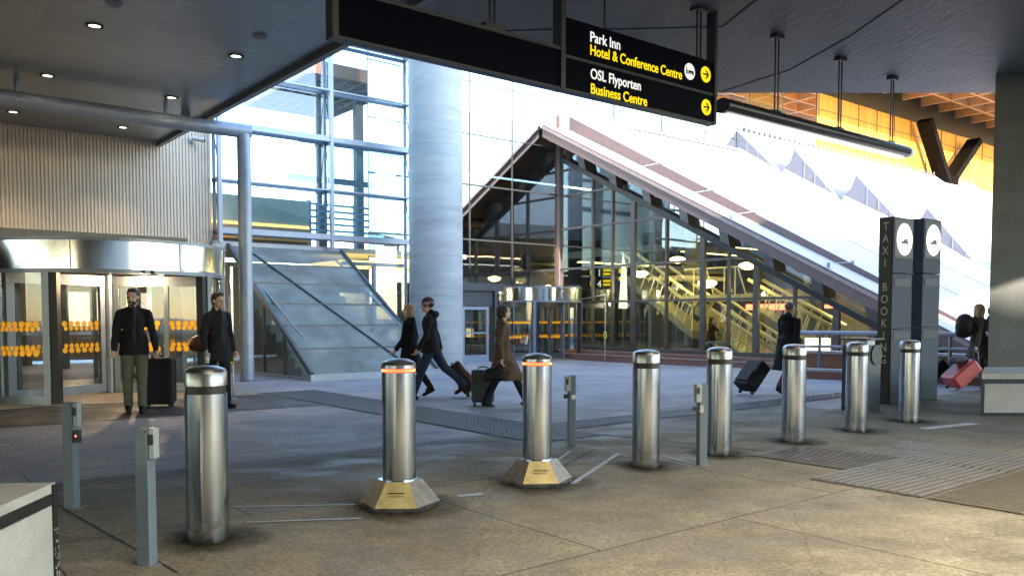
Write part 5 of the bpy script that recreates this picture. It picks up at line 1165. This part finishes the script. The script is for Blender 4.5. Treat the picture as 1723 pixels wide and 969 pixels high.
# ------------------------------------------------------------------ luggage
def suitcase(label,loc,rz,sx,sy,sz,tilt,m_,hand=None,trim=None,ribs=False,group='wheeled suitcases pulled across the plaza'):
    """x: thickness direction (tilts), y: width. pivot at the ground wheels; handle to hand"""
    o=thing('suitcase',label,'suitcase',loc,rz,group); T=wm(o)@Matrix.Rotation(tilt,4,'Y')
    w0=.055
    MB(T).box((-sx/2 if tilt==0 else -sx,-sy/2,w0),(sx/2 if tilt==0 else 0,sy/2,w0+sz),.04).build('shell',m_,o)
    xc=0 if tilt==0 else -sx/2
    m=MB(T)
    if ribs:
        for k in range(5): y=-sy/2+sy*(k+.5)/5; m.box((xc-sx/2-.006,y-.02,w0+.06),(xc+sx/2+.006,y+.02,w0+sz-.06))
    else:
        m.box((xc-sx/2+.03,-sy/2-.008,w0+.05),(xc-sx/2+.045,sy/2+.008,w0+sz-.05)); m.box((xc-sx/2-.02,-sy*.38,w0+.08),(xc-sx/2+.01,sy*.38,w0+sz*.55))
    m.build('front_pocket' if not ribs else 'shell_ribs',trim or m_,o)
    for s in (-1,1):
        for xx in ((xc-sx/2+.05,xc+sx/2-.05) if tilt==0 else (xc+sx/2-.04,)):
            MB(T).tube([(xx,s*(sy/2-.05)-.015,.034),(xx,s*(sy/2-.05)+.015,.034)],.034,14).build('wheel',BLACK,o)
    top=[T@Vector((xc+sx/2-.03,s*.09,w0+sz)) for s in (-1,1)]
    if hand is not None:
        hv=Vector(hand); ax=(T.to_3x3()@Vector((0,1,0))).normalized(); 
        for i,s in enumerate((-1,1)): MB().tube([top[i],hv+ax*s*.06],.008,8).build('pull_rod',ALU,o)
        MB().tube([hv-ax*.075,hv+ax*.075],.016,8).build('grip',BLACK,o)
    MB(T).tube([(xc-.0,-.08,w0+sz),(xc,-.06,w0+sz+.035),(xc,.06,w0+sz+.035),(xc,.08,w0+sz)],.011,8).build('carry_handle',BLACK,o)
    return o
BC=cloth('black_luggage',(.010,.010,.012),.6)
pos=gnd(264,686); suitcase('tall black soft suitcase standing upright at the bearded man',(pos.x,pos.y+.1,0),R(-80),.30,.44,.72,0,BC,h1[0])
suitcase('black suitcase with red trim rolling behind the man in the hat',gnd(789,668)+Vector((0,0,.0)),R(0),.26,.42,.56,0,BC) if False else None
pos=gnd(786,668); suitcase('black suitcase with red trim tilted behind the man in the hat',pos,R(184),.26,.40,.56,R(36),BC,h4[1],mat('red_trim',(.22,.015,.02),.6))
pos=gnd(812,683); suitcase('dark green ribbed hard suitcase beside the woman in the brown coat',(pos.x,pos.y+.12,0),R(90),.26,.36,.52,0,mat('green_shell',(.018,.032,.032),.35),None,None,True)
pos=gnd(1256,664); suitcase('black soft suitcase tilted on its wheels behind the grey haired person',pos,R(25),.26,.42,.56,R(40),BC,h7[1])
pos=gnd(1602,657); suitcase('red hard suitcase tilted behind the woman with the backpack',pos,R(5),.28,.42,.58,R(50),mat('red_shell',(.42,.045,.05),.35),h8[1],mat('red_shell_dark',(.25,.03,.03),.4),True)
pos=gnd(1578,652); suitcase('black suitcase partly hidden behind the red suitcase',pos+Vector((-.05,.4,0)),R(5),.26,.40,.52,R(48),BC,None)
# bags and hand held things
def bag(name,label,cat,c,rz,s,m_,strap=None):
    o=thing(name,label,cat,c,rz); bx,by,bz=s
    me=cap_mesh([('e',Vector((0,0,0)),(bx/2,by/2,bz/2)),((-bx*.32,0,-bz*.12),bz*.33,(bx*.32,0,-bz*.12),bz*.33)],.012,None,2); child(me,'bag_body',m_,o)
    if strap is not None:
        q=wm(o).inverted()@Vector(strap); LB(o).tube([(-bx*.3,0,bz*.28),q+Vector((-.02,0,0)),q+Vector((.02,0,0)),(bx*.3,0,bz*.28)],.010,8).build('strap',m_,o)
    return o
r_=ray(338,578); BAGP=Vector((0,0,CH))+r_*(12.75/r_.y); bag('holdall','brown leather holdall hanging behind the young man in the overcoat','bag',tuple(BAGP),R(-30),(.44,.20,.28),mat('brown_leather',(.13,.045,.025),.45),(BAGP.x+.18,BAGP.y-.02,BAGP.z+.30))
h=h5[1]; bag('handbag','black handbag hanging behind the woman in the brown coat','bag',Vector((h.x-.12,h.y,h.z-.16)),0,(.34,.14,.24),cloth('black_leather',(.012,.011,.011),.4),h)
c=Vector((pp8.x-.28,pp8.y-.02,pp8.z+.36)); o=thing('backpack','bulky black backpack on the blonde woman at the pillar','backpack',c)
child(cap_mesh([('e',Vector((0,0,0)),(.17,.17,.24)),((-.06,0,-.12),.11,(-.05,0,.12),.10)],.012,None,2),'bag_body',BC,o); LB(o).tube([(.05,.1,.2),(.22,.11,.16),(.25,.1,-.05),(.1,.1,-.15)],.016,8).build('strap',BC,o)
c=gnd(1602,657)+Vector((.12,.05,.52)); bag('travel_bag','grey holdall resting on top of the red suitcase','bag',c+Vector((.02,0,.06)),R(5),(.40,.24,.17),cloth('grey_holdall',(.10,.10,.12),.6))
h=h5[0]; o=thing('paper_cup','white paper cup in the hand of the woman in the brown coat','cup',h+Vector((.01,0,-.04))); LB(o).lathe([(0,0),(.03,0),(.042,.11),(.0,.112)],n=20).build('cup',mat('cup_white',(.6,.6,.62),.5),o); LB(o).lathe([(.044,.105),(.044,.12),(.0,.122)],n=20).build('lid',mat('cup_lid',(.4,.4,.42),.4),o)
h=h6[1]; o=thing('white_cone_cup','long white paper cone held to the mouth of the distant worker','cup',h,0,rot=(0,R(72),R(10))); LB(o).lathe([(.022,0),(.10,.36)],n=20).build('cone',mat('cone_white',(.75,.75,.70),.6),o)
h=h2[1]; o=thing('water_bottle','small clear label bottle in the hand of the young man','bottle',h+Vector((.02,-.02,-.10))); LB(o).lathe([(0,0),(.032,.0),(.033,.13),(.014,.17),(.014,.2),(0,.2)],n=18).build('bottle',mat('bottle_plastic',(.25,.28,.30),.2),o); LB(o).lathe([(.0345,.04),(.0345,.10)],n=18).build('bottle_label',mat('label_pale',(.5,.5,.5),.5),o)

# second luminaire over the forecourt, behind the camera, warm
wl_=thing('floodlight_fitting','warm linear light fitting under the deck above the forecourt','light fitting',W(4.5,-.5,5.7),ANG)
UB().box((0,-.65,5.66),(9,-.35,5.88)).build('housing',DARK,wl_)
UB().box((.1,-.6,5.645),(8.9,-.4,5.657)).build('diffuser',emat('warm_tube',(1,.68,.36),2),wl_)
l=lamp('warm_tube_light',W(4.5,-.5,5.62),95,8.8,(1,.86,.64),wl_,'AREA',ANG,.25); l.data.spread=R(110)
